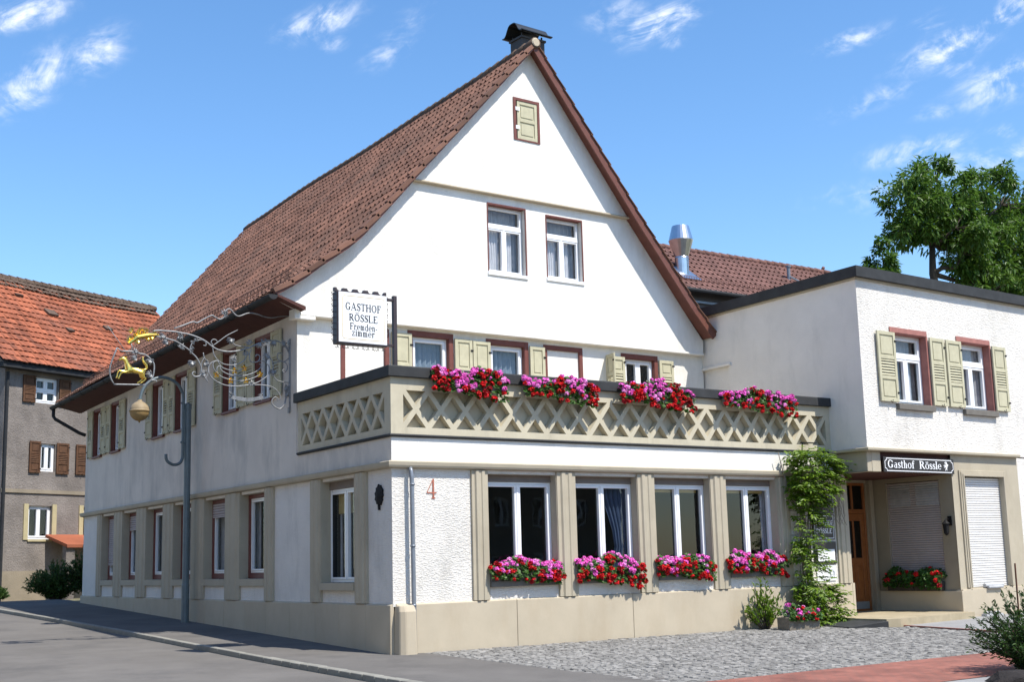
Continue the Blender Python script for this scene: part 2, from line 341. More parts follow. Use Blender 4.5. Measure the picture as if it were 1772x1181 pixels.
# ---- serif lettering, built stroke by stroke
def _ring(cx, cy, rx, ry, tx, ty, a0, a1, n=14):
    out = []
    for i in range(n):
        q = []
        for a in (a0+(a1-a0)*i/n, a0+(a1-a0)*(i+1)/n):
            c, s_ = math.cos(R(a)), math.sin(R(a)); q.append(((cx+rx*c, cy+ry*s_), (cx+(rx-tx)*c, cy+(ry-ty)*s_)))
        out.append([q[0][0], q[1][0], q[1][1], q[0][1]])
    return out
def _bar(x0, y0, x1, y1): return [[(x0, y0), (x1, y0), (x1, y1), (x0, y1)]]
def _ln(x0, y0, x1, y1, w): return [[(x0-w/2, y0), (x0+w/2, y0), (x1+w/2, y1), (x1-w/2, y1)]]
def _path(pts, ws):
    out = []; n = len(pts); L_, R_ = [], []
    for i in range(n):
        a, b = pts[max(0, i-1)], pts[min(n-1, i+1)]; dx, dy = b[0]-a[0], b[1]-a[1]; l = math.hypot(dx, dy) or 1
        w = ws[i] if isinstance(ws, list) else ws
        L_.append((pts[i][0]-dy/l*w/2, pts[i][1]+dx/l*w/2)); R_.append((pts[i][0]+dy/l*w/2, pts[i][1]-dx/l*w/2))
    for i in range(n-1): out.append([L_[i], L_[i+1], R_[i+1], R_[i]])
    return out
T_, t_ = .18, .085
def _stem(x, y0, y1, w=T_, top=True, bot=True, s=.07):
    o = _bar(x, y0, x+w, y1)
    if top: o += _bar(x-s, y1-t_*.8, x+w+s, y1)
    if bot: o += _bar(x-s, y0, x+w+s, y0+t_*.8)
    return o
_S = [(.58, .80), (.50, .93), (.34, .965), (.17, .90), (.12, .76), (.20, .62), (.40, .50), (.54, .38), (.58, .24), (.50, .09), (.32, .035), (.14, .10), (.07, .24)]
_sw = [.07, .08, .10, .13, .17, .19, .20, .19, .17, .13, .10, .08, .07]
def _small(pts, k=.68): return [(a*k, b*k) for a, b in pts]
GL = {
 'G': (_ring(.44, .5, .42, .52, T_, t_, 38, 325)+_stem(.62, .06, .44, bot=False)+_bar(.74, .66, .80, .93), 1.0),
 'A': (_ln(.08, 0, .42, 1, t_)+_ln(.78, 0, .42, 1, T_)+_bar(.2, .3, .68, .3+t_)+_bar(-.04, 0, .22, t_*.8)+_bar(.60, 0, .96, t_*.8), .98),
 'S': (_path(_S, _sw)+_bar(.56, .72, .62, .97)+_bar(.04, .03, .10, .28), .70),
 'T': (_stem(.33, 0, 1)+_bar(.02, 1-t_, .81, 1)+_bar(.02, .74, .08, 1)+_bar(.75, .74, .81, 1), .88),
 'H': (_stem(.1, 0, 1)+_stem(.68, 0, 1)+_bar(.27, .48, .68, .48+t_), 1.0),
 'O': (_ring(.46, .5, .44, .52, T_, t_, 0, 360, 24), .98),
 'F': (_stem(.1, 0, 1)+_bar(.2, 1-t_, .72, 1)+_bar(.66, .72, .72, 1)+_bar(.27, .5, .52, .5+t_)+_bar(.47, .42, .52, .66), .78),
 'E': (_stem(.1, 0, 1)+_bar(.2, 1-t_, .72, 1)+_bar(.66, .74, .72, 1)+_bar(.27, .5, .52, .5+t_)+_bar(.2, 0, .76, t_)+_bar(.70, 0, .76, .28), .84),
 'L': (_stem(.1, 0, 1)+_bar(.2, 0, .76, t_)+_bar(.70, 0, .76, .3), .82),
 'R': (_stem(.1, 0, 1)+_ring(.36, .74, .36, .26, T_, t_, -90, 90, 10)+_bar(.27, 1-t_, .36, 1)+_bar(.27, .48, .36, .48+t_)+_path([(.40, .48), (.56, .3), (.72, .06), (.9, .0)], [.17, .17, .15, .06]), .92),
 '4': (_stem(.44, 0, 1, .12, top=False)+_path([(.5, 1.0), (.02, .32)], .05)+_bar(.0, .27, .74, .33), .8),
 'r': (_stem(.08, 0, .68, .15, s=.035)+_ring(.36, .46, .16, .22, .07, .1, 40, 170, 6)+_ring(.43, .57, .075, .075, .075, .075, 0, 360, 8), .54),
 'e': (_ring(.32, .34, .30, .35, .14, .06, 0, 320, 16)+_bar(.1, .34, .6, .34+.06), .66),
 'm': (_stem(.08, 0, .68, .15, s=.035)+_ring(.30, .44, .17, .24, .14, .07, 0, 150, 8)+_stem(.33, 0, .45, .14, top=False, s=.04)+_ring(.57, .44, .17, .24, .14, .07, 0, 150, 8)+_stem(.60, 0, .45, .14, top=False, s=.05), .88),
 'n': (_stem(.08, 0, .68, .15, s=.035)+_ring(.34, .44, .2, .24, .14, .07, 0, 150, 8)+_stem(.40, 0, .45, .14, top=False, s=.05), .68),
 'd': (_ring(.30, .33, .28, .35, .14, .06, 40, 320, 16)+_stem(.44, 0, 1.0, .15, s=.03), .70),
 'i': (_stem(.09, 0, .68, .15, s=.035)+_ring(.165, .86, .09, .09, .09, .09, 0, 360, 8), .36),
 'z': (_bar(.04, .61, .52, .68)+_bar(.04, 0, .54, .07)+_path([(.46, .64), (.1, .04)], .13)+_bar(.04, .46, .10, .62)+_bar(.48, .06, .54, .22), .60),
 'h': (_stem(.08, 0, 1.0, .15, s=.035)+_ring(.34, .44, .2, .24, .14, .07, 0, 150, 8)+_stem(.40, 0, .45, .14, top=False, s=.05), .68),
 'o': (_ring(.33, .34, .31, .36, .14, .06, 0, 360, 18), .70),
 'f': (_stem(.12, 0, .85, .15, top=False)+_ring(.30, .80, .18, .2, .14, .07, 20, 180, 8)+_bar(.0, .61, .42, .68), .46),
 's': (_path(_small(_S), [w*.8 for w in _sw])+_bar(.36, .50, .42, .66)+_bar(.03, .02, .08, .18), .50),
 'l': (_stem(.08, 0, 1.0, .15), .34),
 'a': (_ring(.26, .2, .24, .22, .12, .06, 60, 340, 12)+_stem(.36, 0, .50, .14, top=False, s=.04)+_ring(.30, .48, .2, .2, .14, .06, 0, 150, 8), .62),
 't': (_stem(.12, .06, .9, .15, top=False, bot=False)+_ring(.28, .14, .16, .15, .14, .06, 180, 330, 6)+_bar(.0, .61, .42, .68), .46),
 '-': (_bar(.04, .28, .34, .36), .40), ' ': ([], .42), '.': (_bar(.05, 0, .17, .12), .25),
}
GL['Ö'] = (GL['O'][0]+_ring(.30, 1.18, .09, .09, .09, .09, 0, 360, 8)+_ring(.62, 1.18, .09, .09, .09, .09, 0, 360, 8), .98)
GL['ö'] = (GL['o'][0]+_ring(.21, .86, .085, .085, .085, .085, 0, 360, 8)+_ring(.45, .86, .085, .085, .085, .085, 0, 360, 8), .70)
def text(mb, F, s, u0, u1, z, h, o, dz=0.0):
    tot = sum(GL[c][1] for c in s); k = (u1-u0)/tot; x = 0; i = 0
    for c in s:
        polys, adv = GL[c]
        for q in polys:
            i += 1
            mb.face([F.P(u0+(x+a)*k, z+b*h+dz*(x+a)/tot, o+.0003*(i % 9)) for a, b in q])
        x += adv

# ---- foliage
def leaf(mb, p, d, n, L, W, fold=.25, pts=1):     # a folded pointed leaf along d with face normal n
    d = d.normalized(); n = (n-d*n.dot(d))
    n = n.normalized() if n.length > 1e-5 else d.orthogonal().normalized()
    s = d.cross(n); a = p+d*L*.45+s*W*.5+n*W*fold; b = p+d*L*.45-s*W*.5+n*W*fold; tip = p+d*L-n*L*.08; mid = p+d*L*.5
    mb.faces([p, a, tip, b], [(0, 1, 2), (0, 2, 3)])
def rvec(r): 
    while True:
        v = Vector((r.uniform(-1, 1), r.uniform(-1, 1), r.uniform(-1, 1)))
        if 0.05 < v.length <= 1: return v
def tile_field(mb, surf, S, y0f, y1f, row, colw, lift=.04, roll=.035, thick=.03, stagger=True, wig=.004, rseed=1):
    # surf(s, y) -> (point, normal); rows climb along s from 0 to S, columns run along y
    r = random.Random(rseed); nrow = int(round(S/row)); row = S/nrow
    cs = [0, .10, .22, .34, .46, .98]; hs = [0, .7, 1.0, .7, 0, .05]
    for i in range(nrow):
        s0, s1 = i*row, (i+1)*row+.03
        ya, yb = y0f(s0), y1f(s0); n = max(1, int(round((yb-ya)/colw))); w = (yb-ya)/n
        sh = .5*w if (stagger and i % 2) else 0
        for j in range(-1 if sh else 0, n):
            a = ya+j*w+sh; b = a+w
            if a < ya: a = ya
            if b > yb: b = yb
            if b-a < .02: continue
            jl = lift+r.uniform(-wig, wig); js = r.uniform(-.012, .012); vs = []
            for s_, lf in ((s0-.03+js, jl), (s1, 0.004)):
                for c, h in zip(cs, hs):
                    p, nrm = surf(max(s_, -.06), a+(b-a)*c); vs.append(p+nrm*(lf+h*roll))
            for c, h in zip(cs, hs):
                p, nrm = surf(max(s0-.03+js, -.06), a+(b-a)*c); vs.append(p+nrm*(jl+h*roll-thick))
            k = len(cs); fs = []
            for q in range(k-1):
                fs.append((q, q+1, k+q+1, k+q)); fs.append((2*k+q, 2*k+q+1, q+1, q))
            mb.faces(vs, fs)
# ------------------------------------------------------------------ ground, road, pavements
FR = Fr((0, 0), (1, 0), (0, -1)); ST = Fr((0, 0), (.059, 1), (-1, .059)); GB = Fr((0, 3.893), (1, .015), (.015, -1))
AL = Fr((10.80, 0), (.08, 1), (-1, .08)); AF = Fr((0, -1.3915), (1, .034), (.034, -1)); EN = Fr((13.62, 0), (0, 1), (-1, 0)); DR = Fr((0, 1.28), (1, 0), (0, -1))
YS = [-60, -40, -30, -20, -14, -10, -8, -6, -4, -2, 0, 2, 4, 7, 11, 15, 18, 21, 24, 30, 45, 60]
def kx(y):          # street edge of the pavement
    pts = [(-60, -2.6), (-30, -2.3), (-8, -1.95), (-3, -1.90), (2, -1.80), (7, -1.64), (11, -1.58), (17, -1.54), (25, -1.75), (60, -6)]
    for (a, b), (c, d) in zip(pts, pts[1:]):
        if a <= y <= c: return lerp(b, d, (y-a)/(c-a))
    return pts[-1][1]
def strip(name, mat, ys, xl, xr, dz, nx=6, side=0.0):
    mb = MB(); ys = sorted(ys)
    for a, b in zip(ys, ys[1:]):
        for i in range(nx):
            q = []
            for y, t in ((a, i/nx), (a, (i+1)/nx), (b, (i+1)/nx), (b, i/nx)):
                x = lerp(xl(y), xr(y), t); q.append((x, y, g(y)+(dz(x, y) if callable(dz) else dz)))
            mb.face(q)
    o = mb.build(name, mat, weld=True, smooth=True); return tag(o, kind='structure')
mb = MB()
for a, b in zip([-400]+YS, YS+[400]):
    xs = [-400, -30, -9.5, 0, 12, 30, 400]
    for c, d in zip(xs, xs[1:]): mb.face([(c, a, g(a)-.16), (d, a, g(a)-.16), (d, b, g(b)-.16), (c, b, g(b)-.16)])
tag(mb.build('ground', MT['soil'], weld=True), kind='structure')
def roadz(x, y): return -.075+.05*(1-((x+5.6)/3.9)**2)*.6 if abs(x+5.6) < 3.9 else -.075
strip('road', MT['asphalt'], YS, lambda y: kx(y)-7.6, lambda y: kx(y)-.05, lambda x, y: -.072, 8)
strip('far_pavement', MT['pave'], YS, lambda y: kx(y)-11, lambda y: kx(y)-7.55, .03, 2)
strip('pavement', MT['pave'], [y for y in YS if 0 <= y <= 22]+[22.3], lambda y: kx(y)+.10, lambda y: .059*y+.10, 0.0, 3)
strip('pavement_corner', MT['pave'], [y for y in YS if -40 <= y <= 0], lambda y: kx(y)+.10, lambda y: .52 if y > -6 else 1.05, 0.002, 3)
# kerb stones
mb = MB(); y = -20.0; r_ = random.Random(3)
while y < 22:
    L_ = r_.uniform(.75, 1.0) if y > .6 else r_.uniform(.28, .36); L_ = L_ if y > -9 else 1.0
    w = .085 if y > .6 else .13; a, b = y+.006, y+L_-.006; t = .012+r_.uniform(-.003, .003)
    d = -.2
    mb.hexa([(kx(a)-.03, a, g(a)+d), (kx(a)+w, a, g(a)+d), (kx(b)+w, b, g(b)+d), (kx(b)-.03, b, g(b)+d),
             (kx(a)-.03, a, g(a)+t), (kx(a)+w, a, g(a)+t), (kx(b)+w, b, g(b)+t), (kx(b)-.03, b, g(b)+t)])
    y += L_
tag(mb.build('kerb', MT['kerb'], bevel=.008), kind='structure')
# cobbled forecourt: every sett is modelled
strip('forecourt_bed', MT['joint'], [y for y in YS if -14 <= y <= 0]+[-.06, -6.1, -8.05], lambda y: .5 if y > -6.2 else 1.0, lambda y: 16 if y > -6.2 else 9, -.012, 4)
mb = MB(); r_ = random.Random(11); yy = -.10; row = 0
while yy > -6.06:
    x = .50+(.05 if row % 2 else 0)+r_.uniform(0, .03)
    hgt = r_.uniform(.085, .115)
    while x < 10.6+min(0, (yy+1.2)*.08) or (yy < -3.95 and x < 14):
        w = r_.uniform(.085, .15); wob = .012*math.sin(x*1.7+row*.4)
        a, b, c, d = x+.006, x+w-.006, yy-hgt+.006+wob, yy-.006+wob
        z = g(yy)+r_.uniform(-.006, .010); k = .014
        j = lambda: r_.uniform(-.006, .006)
        tl = [r_.uniform(-.004, .004) for _ in range(4)]
        if not(yy > -1.7 and x > 10.2):
            P0 = [(a+j(), c+j()), (b+j(), c+j()), (b+j(), d+j()), (a+j(), d+j())]; m_ = ((a+b)/2, (c+d)/2)
            top = [(lerp(px, m_[0], .16), lerp(py, m_[1], .16), z+tl[q]) for q, (px, py) in enumerate(P0)]
            mb.faces([(px, py, z-.03) for px, py in P0]+[(px, py, z-.010) for px, py in P0]+top+[(m_[0], m_[1], z+.004)],
                     [(0, 1, 5, 4), (1, 2, 6, 5), (2, 3, 7, 6), (3, 0, 4, 7), (4, 5, 9, 8), (5, 6, 10, 9), (6, 7, 11, 10), (7, 4, 8, 11), (8, 9, 12), (9, 10, 12), (10, 11, 12), (11, 8, 12)])
        x += w
    yy -= hgt; row += 1
tag(mb.build('cobbled_forecourt', MT['granite']), kind='structure')
def redl(y): return 1.0
strip('red_brick_paving', MT['redbrick'], [-8.05, -7.4, -6.8, -6.1], lambda y: .95+(.6 if y < -7.8 else 0), lambda y: 24, .006, 12)
strip('grey_slab_paving', MT['slab'], [-14, -12, -10, -8.06], lambda y: 1.0, lambda y: 24, .001, 4)
strip('entrance_paving', MT['slab'], [-3.9, -2.4, -1.2, -.9], lambda y: 10.75+.02*(y+2), lambda y: 24, .010, 6)
mb = MB(); mb.hexa([(10.68, -3.95, g(-3.9)-.05), (10.76, -3.95, g(-3.9)-.05), (10.80, -1.3, g(-1.3)-.05), (10.72, -1.3, g(-1.3)-.05), (10.68, -3.95, g(-3.9)+.018), (10.76, -3.95, g(-3.9)+.018), (10.80, -1.3, g(-1.3)+.018), (10.72, -1.3, g(-1.3)+.018)])
mb.hexa([(10.76, -3.98, g(-3.9)-.05), (24, -3.98, g(-3.9)-.05), (24, -3.9, g(-3.9)-.05), (10.76, -3.9, g(-3.9)-.05), (10.76, -3.98, g(-3.9)+.018), (24, -3.98, g(-3.9)+.018), (24, -3.9, g(-3.9)+.018), (10.76, -3.9, g(-3.9)+.018)])
tag(mb.build('red_edging', MT['redbrick']), kind='structure')
strip('far_forecourt', MT['slab'], [-3.98, -5, -6.09], lambda y: 14, lambda y: 24, .001, 3)

# ------------------------------------------------------------------ windows and shutters
def arch_rect(mb, F, u0, u1, z0, z1, w, o0, o1):   # four bars of a frame, butted
    mb.fbox(F, u0, u0+w, z0, z1, o0, o1); mb.fbox(F, u1-w, u1, z0, z1, o0, o1)
    mb.fbox(F, u0+w, u1-w, z0, z0+w, o0, o1); mb.fbox(F, u0+w, u1-w, z1-w, z1, o0, o1)
def curtain(F, u0, u1, z0, z1, o, mat, parent, folds=9, amp=.025, seed=0, taper=None):
    mb = MB(); n = folds*8; r = random.Random(seed); ph = r.uniform(0, 6)
    rows = 6; vs = []; fs = []
    for i in range(n+1):
        t = i/n
        for k in range(rows+1):
            q = k/rows
            u = lerp(u0, u1, t)
            if taper: u = u1+(u-u1)*lerp(taper, 1, abs(2*q-.75)**1.2 if q < .9 else 1)
            w = amp*(math.sin(t*folds*6.283+ph)+.4*math.sin(t*folds*13.1+ph*2+q))
            vs.append(F.P(u, lerp(z0, z1, q), o+w))
    for i in range(n):
        for k in range(rows): fs.append((i*(rows+1)+k, (i+1)*(rows+1)+k, (i+1)*(rows+1)+k+1, i*(rows+1)+k+1))
    mb.faces(vs, fs); return mb.build('curtain', mat, parent, smooth=True)
def window(parent, F, u0, u1, z0, z1, sb, style='casement2', mat='white', curt=None, seed=0, frame=.045, sash=.04):
    mb = MB(); a, b = -sb-.07, -sb; w = frame
    arch_rect(mb, F, u0, u1, z0, z1, w, a, b)
    iu0, iu1, iz0, iz1 = u0+w, u1-w, z0+w, z1-w; c, d = a+.012, b+.014; panes = []
    if style == 'casement2':
        m = (iu0+iu1)/2; mb.fbox(F, m-.022, m+.022, iz0, iz1, a+.005, b+.022)
        panes = [(iu0+.003, m-.022, iz0, iz1), (m+.022, iu1-.003, iz0, iz1)]
    elif style == 'transom2':
        h = lerp(iz0, iz1, .70); mb.fbox(F, iu0, iu1, h-.04, h+.04, a+.005, b+.024); m = (iu0+iu1)/2
        mb.fbox(F, m-.028, m+.028, iz0, h-.04, a+.005, b+.018)
        panes = [(iu0+.003, iu1-.003, h+.04, iz1), (iu0+.003, m-.028, iz0, h-.04), (m+.028, iu1-.003, iz0, h-.04)]
    elif style == 'cross':
        h = lerp(iz0, iz1, .5); m = (iu0+iu1)/2
        mb.fbox(F, iu0, iu1, h-.025, h+.025, a+.005, b+.02); mb.fbox(F, m-.025, m+.025, iz0, h-.025, a+.005, b+.015); mb.fbox(F, m-.025, m+.025, h+.025, iz1, a+.005, b+.015)
        panes = [(iu0, m-.025, h+.025, iz1), (m+.025, iu1, h+.025, iz1), (iu0, m-.025, iz0, h-.025), (m+.025, iu1, iz0, h-.025)]
    else: panes = [(iu0+.003, iu1-.003, iz0, iz1)]
    for p0, p1, q0, q1 in panes: arch_rect(mb, F, p0+.002, p1-.002, q0+.002, q1-.002, sash, c, d)
    W = mb.build('window', MT[mat], parent, bevel=.004)
    pm = MB(); pm.face([F.P(iu0, iz0, a+.03), F.P(iu1, iz0, a+.03), F.P(iu1, iz1, a+.03), F.P(iu0, iz1, a+.03)])
    pm.build('pane', MT['glass'], W)
    if curt == 'net': curtain(F, u0-.05, u1+.05, z0-.05, z1+.05, a-.07, MT['net'], W, 9, .02, seed)
    elif curt == 'split':
        m = (u0+u1)/2; hm = lerp(z0, z1, .70); curtain(F, lerp(u0, u1, .12), lerp(u0, u1, .42), z0-.05, hm, a-.07, MT['netwhite'], W, 4, .02, seed, .8); curtain(F, lerp(u0, u1, .56), lerp(u0, u1, .80), z0-.05, hm, a-.08, MT['netwhite'], W, 4, .02, seed+1)
        curtain(F, u0-.05, u1+.05, z0-.05, z1+.05, a-.16, MT['net'], W, 9, .02, seed+2)
    elif curt == 'slate': curtain(F, u0-.05, u1+.05, z0-.05, z1+.05, a-.07, MT['slate'], W, 8, .025, seed)
    elif curt == 'bluehalf':
        curtain(F, lerp(u0, u1, .56), u1+.05, z0-.05, z1+.05, a-.07, MT['blue'], W, 6, .03, seed, .55)
    elif curt == 'edge':
        curtain(F, u1-.16, u1+.05, z0-.05, z1+.05, a-.09, MT['net'], W, 3, .02, seed); curtain(F, u0-.05, u0+.12, z0-.05, z1+.05, a-.09, MT['net'], W, 2, .02, seed)
    elif curt == 'dark': curtain(F, u0-.05, u1+.05, z0-.05, z1+.05, a-.25, MT['interior'], W, 7, .03, seed)  # near-black backing sheet: the darkness of the room is in its colour
    return W
def shutter_mesh(mb, F, u0, u1, z0, z1, o, louv='mid', t=.038):
    w = .075; P = mb.fbox; H = z1-z0
    if louv == 'mid': rails = [z0, z0+H*.34, z0+H*.63, z1]
    elif louv == 'low': rails = [z0, z0+H*.30, z0+H*.64, z1]
    else: rails = [z0, z0+H*.5, z1]
    P(F, u0, u0+w, z0, z1, o, o+t); P(F, u1-w, u1, z0, z1, o, o+t)
    hs = []
    for i, zr in enumerate(rails):
        a, b = (zr, zr+w) if i == 0 else ((zr-w, zr) if i == len(rails)-1 else (zr-w*.5, zr+w*.5))
        P(F, u0+w, u1-w, a, b, o+.001, o+t-.001); hs.append((a, b))
    for i in range(len(rails)-1):
        a, b = hs[i][1], hs[i+1][0]; ia, ib = u0+w, u1-w
        isl = (louv == 'mid' and i == 1) or (louv == 'low' and i == 1)
        if isl:
            n = max(4, int((b-a)/.058)); st = (b-a)/n
            for k in range(n):
                q = a+k*st
                mb.hexa([F.P(ia, q+.012, o+t-.004), F.P(ib, q+.012, o+t-.004), F.P(ib, q+st*.95, o+.004), F.P(ia, q+st*.95, o+.004),
                         F.P(ia, q+.022, o+t-.002), F.P(ib, q+.022, o+t-.002), F.P(ib, q+st*.95+.010, o+.006), F.P(ia, q+st*.95+.010, o+.006)])
        else:
            P(F, ia, ib, a, b, o+.004, o+t*.45)
            m = .035
            if ib-ia > 2.4*m and b-a > 2.4*m: P(F, ia+m, ib-m, a+m, b-m, o+t*.45, o+t*.8)
def shutter(parent, F, u0, u1, z0, z1, o=.03, louv='mid', mat='shutter'):
    mb = MB(); shutter_mesh(mb, F, u0, u1, z0, z1, o, louv); S_ = mb.build('shutter', MT[mat], parent, bevel=.003)
    for z in (z0+.12*(z1-z0), z0+.86*(z1-z0)):
        hb = MB(); hb.fbox(F, u1-.05, u1+.02, z, z+.035, o+.040, o+.050); hb.build('shutter_hinge', MT['blackiron'], S_)
    hb = MB(); hb.tube([F.P((u0+u1)/2, z0+.02, o+.04), F.P((u0+u1)/2+.02, z0-.03, o+.06), F.P((u0+u1)/2+.03, z0+.04, o+.075)], .008, 5)
    hb.build('shutter_catch', MT['blackiron'], S_); return S_
def surround(parent, F, u0, u1, z0, z1, sb, w=.1, mat='redwood', proud=.018, sill=True):
    # u0..z1 is the wall opening: face frame round it and a lining down to the sash
    mb = MB(); a, b = .002, proud
    mb.fbox(F, u0-w, u0, z0, z1+w, a, b); mb.fbox(F, u1, u1+w, z0, z1+w, a, b); mb.fbox(F, u0, u1, z1, z1+w, a, b)
    l = .012
    mb.fbox(F, u0, u0+l, z0, z1, -sb, proud-.003); mb.fbox(F, u1-l, u1, z0, z1, -sb, proud-.003); mb.fbox(F, u0+l, u1-l, z1-l, z1, -sb, proud-.003)
    if sill: mb.fbox(F, u0-.03, u1+.03, z0-.05, z0, -sb, proud+.05)
    return mb.build('window_surround', MT[mat], parent, bevel=.003)
def roller(parent, F, u0, u1, z0, z1, o, mat, slat=.05, name='roller_shutter'):
    mb = MB(); n = max(1, int((z1-z0)/slat)); st = (z1-z0)/n
    for k in range(n):
        q = z0+k*st
        pr = [(q, .002), (q+st*.2, .018), (q+st*.7, .018), (q+st*.90, .002), (q+st, -.006)]
        for (za, oa), (zb, ob) in zip(pr, pr[1:]): mb.face([F.P(u0, za, o+oa), F.P(u1, za, o+oa), F.P(u1, zb, o+ob), F.P(u0, zb, o+ob)])
    mb.fbox(F, u0, u1, z0-.03, z0-.002, o-.004, o+.016)
    return mb.build(name, MT[mat], parent)
def pilaster(parent, F, u0, u1, z0, z1, o=.0):
    w = u1-u0; pr = [(0, 0), (0, .045), (.17, .045), (.23, .075), (.40, .075), (.44, .060), (.56, .060), (.60, .075), (.77, .075), (.83, .045), (1, .045), (1, 0)]
    mb = MB()
    for (a, oa), (b, ob) in zip(pr, pr[1:]): mb.face([F.P(u0+a*w, z0, o+oa), F.P(u0+b*w, z0, o+ob), F.P(u0+b*w, z1, o+ob), F.P(u0+a*w, z1, o+oa)])
    mb.face([F.P(u0+a*w, z1, o+oa) for a, oa in pr]); mb.face([F.P(u0+a*w, z0, o+oa) for a, oa in pr])
    return mb.build('pilaster', MT['beige'], parent)

# ------------------------------------------------------------------ the guesthouse
HOUSE = thing('guesthouse', (0, 0, g(0)), 'white guesthouse with steep brown tiled gable roof and beige lattice terrace parapet', 'guesthouse')
SB = .15
front_w = [(1.88, 3.38), (3.80, 5.28), (5.70, 7.16), (7.58, 9.02)]
st_w = [(15.92, 17.10), (13.93, 15.16), (11.81, 13.13), (9.76, 11.03), (7.60, 8.92), (5.40, 6.75)]
cor_w = (1.33, 2.72)
up = [((7.83, 6.98), (5.97, 5.10), 3.95, 5.22), ((12.77, 11.92), (11.04, 10.15), 3.87, 5.16), ((18.24, 17.44), (16.45, 15.66), 3.83, 5.10)]
# street wall and ground-floor front wall
mb = MB()
holes = [rect(a, b, .27, 2.13) for a, b in st_w]+[rect(cor_w[0], cor_w[1], .20, 2.13)]
mb.poly(ST, [(0, -.05), (19.1, -.05), (19.1, 2.24), (0, 2.24)], holes, 0, .32)
mb.build('ground_floor_street_wall', MT['stucco'], HOUSE)
mb = MB(); holes = []
for (a, b), (c, d), z0, z1 in up: holes += [rect(b, a, z0, z1), rect(d, c, z0, z1)]
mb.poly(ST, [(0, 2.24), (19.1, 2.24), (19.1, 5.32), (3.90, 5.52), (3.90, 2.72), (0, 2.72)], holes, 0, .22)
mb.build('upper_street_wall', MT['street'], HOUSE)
mb = MB()
mb.poly(FR, rect(0, 11.17, -.05, 2.24), [rect(a, b, .20, 2.13) for a, b in front_w], 0, .32)
mb.build('ground_floor_front_wall', MT['stucco'], HOUSE)
mb = MB(); mb.poly(FR, rect(0, 11.17, 2.24, 2.72), [], 0)
mb.build('terrace_fascia_wall', MT['plaster'], HOUSE)
mb = MB()      # right end of the front wing, back of the entrance recess, rear and side walls, floors
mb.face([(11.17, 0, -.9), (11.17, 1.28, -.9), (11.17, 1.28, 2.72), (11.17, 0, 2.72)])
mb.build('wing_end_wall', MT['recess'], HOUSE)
mb = MB()
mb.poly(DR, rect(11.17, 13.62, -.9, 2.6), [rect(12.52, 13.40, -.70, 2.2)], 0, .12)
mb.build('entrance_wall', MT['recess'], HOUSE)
mb = MB(); X2 = 12.1
mb.face([(1.13, 19.1, -.9), (X2, 19.1, -.9), (X2, 19.1, 5.6), (1.13, 19.1, 5.4)])
mb.face([(11.12, 4.06, 2.6), (X2, 19.1, 2.6), (X2, 19.1, 5.8), (11.12, 4.06, 5.8)])
mb.face([(11.17, 1.28, -.9), (X2, 19.1, -.9), (X2, 19.1, 2.75), (11.17, 1.28, 2.75)])
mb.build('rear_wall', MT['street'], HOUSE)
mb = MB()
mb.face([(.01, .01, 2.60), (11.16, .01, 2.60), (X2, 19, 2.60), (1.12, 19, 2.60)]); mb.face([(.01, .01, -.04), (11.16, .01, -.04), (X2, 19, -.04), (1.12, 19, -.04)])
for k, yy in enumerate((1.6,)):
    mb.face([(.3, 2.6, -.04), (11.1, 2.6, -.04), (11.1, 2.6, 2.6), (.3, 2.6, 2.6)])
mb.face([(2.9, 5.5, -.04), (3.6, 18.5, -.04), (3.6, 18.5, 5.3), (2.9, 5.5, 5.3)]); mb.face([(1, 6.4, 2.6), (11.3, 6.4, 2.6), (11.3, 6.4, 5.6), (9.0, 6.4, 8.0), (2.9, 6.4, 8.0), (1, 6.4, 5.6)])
mb.build('interior', MT['interior'], HOUSE)  # floors and partitions coloured near-black to darken the rooms behind the panes
mb = MB(); mb.face([FR.P(0, 2.735, -.02), FR.P(11.1, 2.735, -.02), (11.12, 4.06, 2.735), (.23, 3.9, 2.735)])
mb.build('terrace_floor', MT['beige'], HOUSE)
# plinth with joints
mb = MB(); r_ = random.Random(5); y = -.04
js = [0, .9, 1.95, 2.95, 4.1, 5.3, 6.4, 7.6, 8.8, 10.0, 11.2, 12.6, 14.0, 15.4, 16.8, 18.2, 19.12]
for a, b in zip(js, js[1:]):
    mb.hexa([ST.P(a+.004, g(a)-.25, -.02), ST.P(b-.004, g(b)-.25, -.02), ST.P(b-.004, g(b)-.25, .05), ST.P(a+.004, g(a)-.25, .05), ST.P(a+.004, -.0, -.02), ST.P(b-.004, -.0, -.02), ST.P(b-.004, -.025, .05), ST.P(a+.004, -.025, .05)])
js = [.05, 2.43, 5.05, 8.2, 11.14]
for i, (a, b) in enumerate(zip(js, js[1:])):
    mb.hexa([FR.P(a+.004, -1.2, -.02), FR.P(b-.004, -1.2, -.02), FR.P(b-.004, -1.2, .05), FR.P(a+.004, -1.2, .05), FR.P(a+.004, 0, -.02), FR.P(b-.004, 0, -.02), FR.P(b-.004, -.025, .05), FR.P(a+.004, -.025, .05)])
mb.hexa([(11.14, -.05, -1.2), (11.22, -.05, -1.2), (11.22, 1.27, -1.2), (11.14, 1.27, -1.2), (11.14, -.05, -.01), (11.22, -.05, -.01), (11.22, 1.27, -.01), (11.14, 1.27, -.01)])
mb.build('plinth', MT['plinth'], HOUSE, bevel=.006)
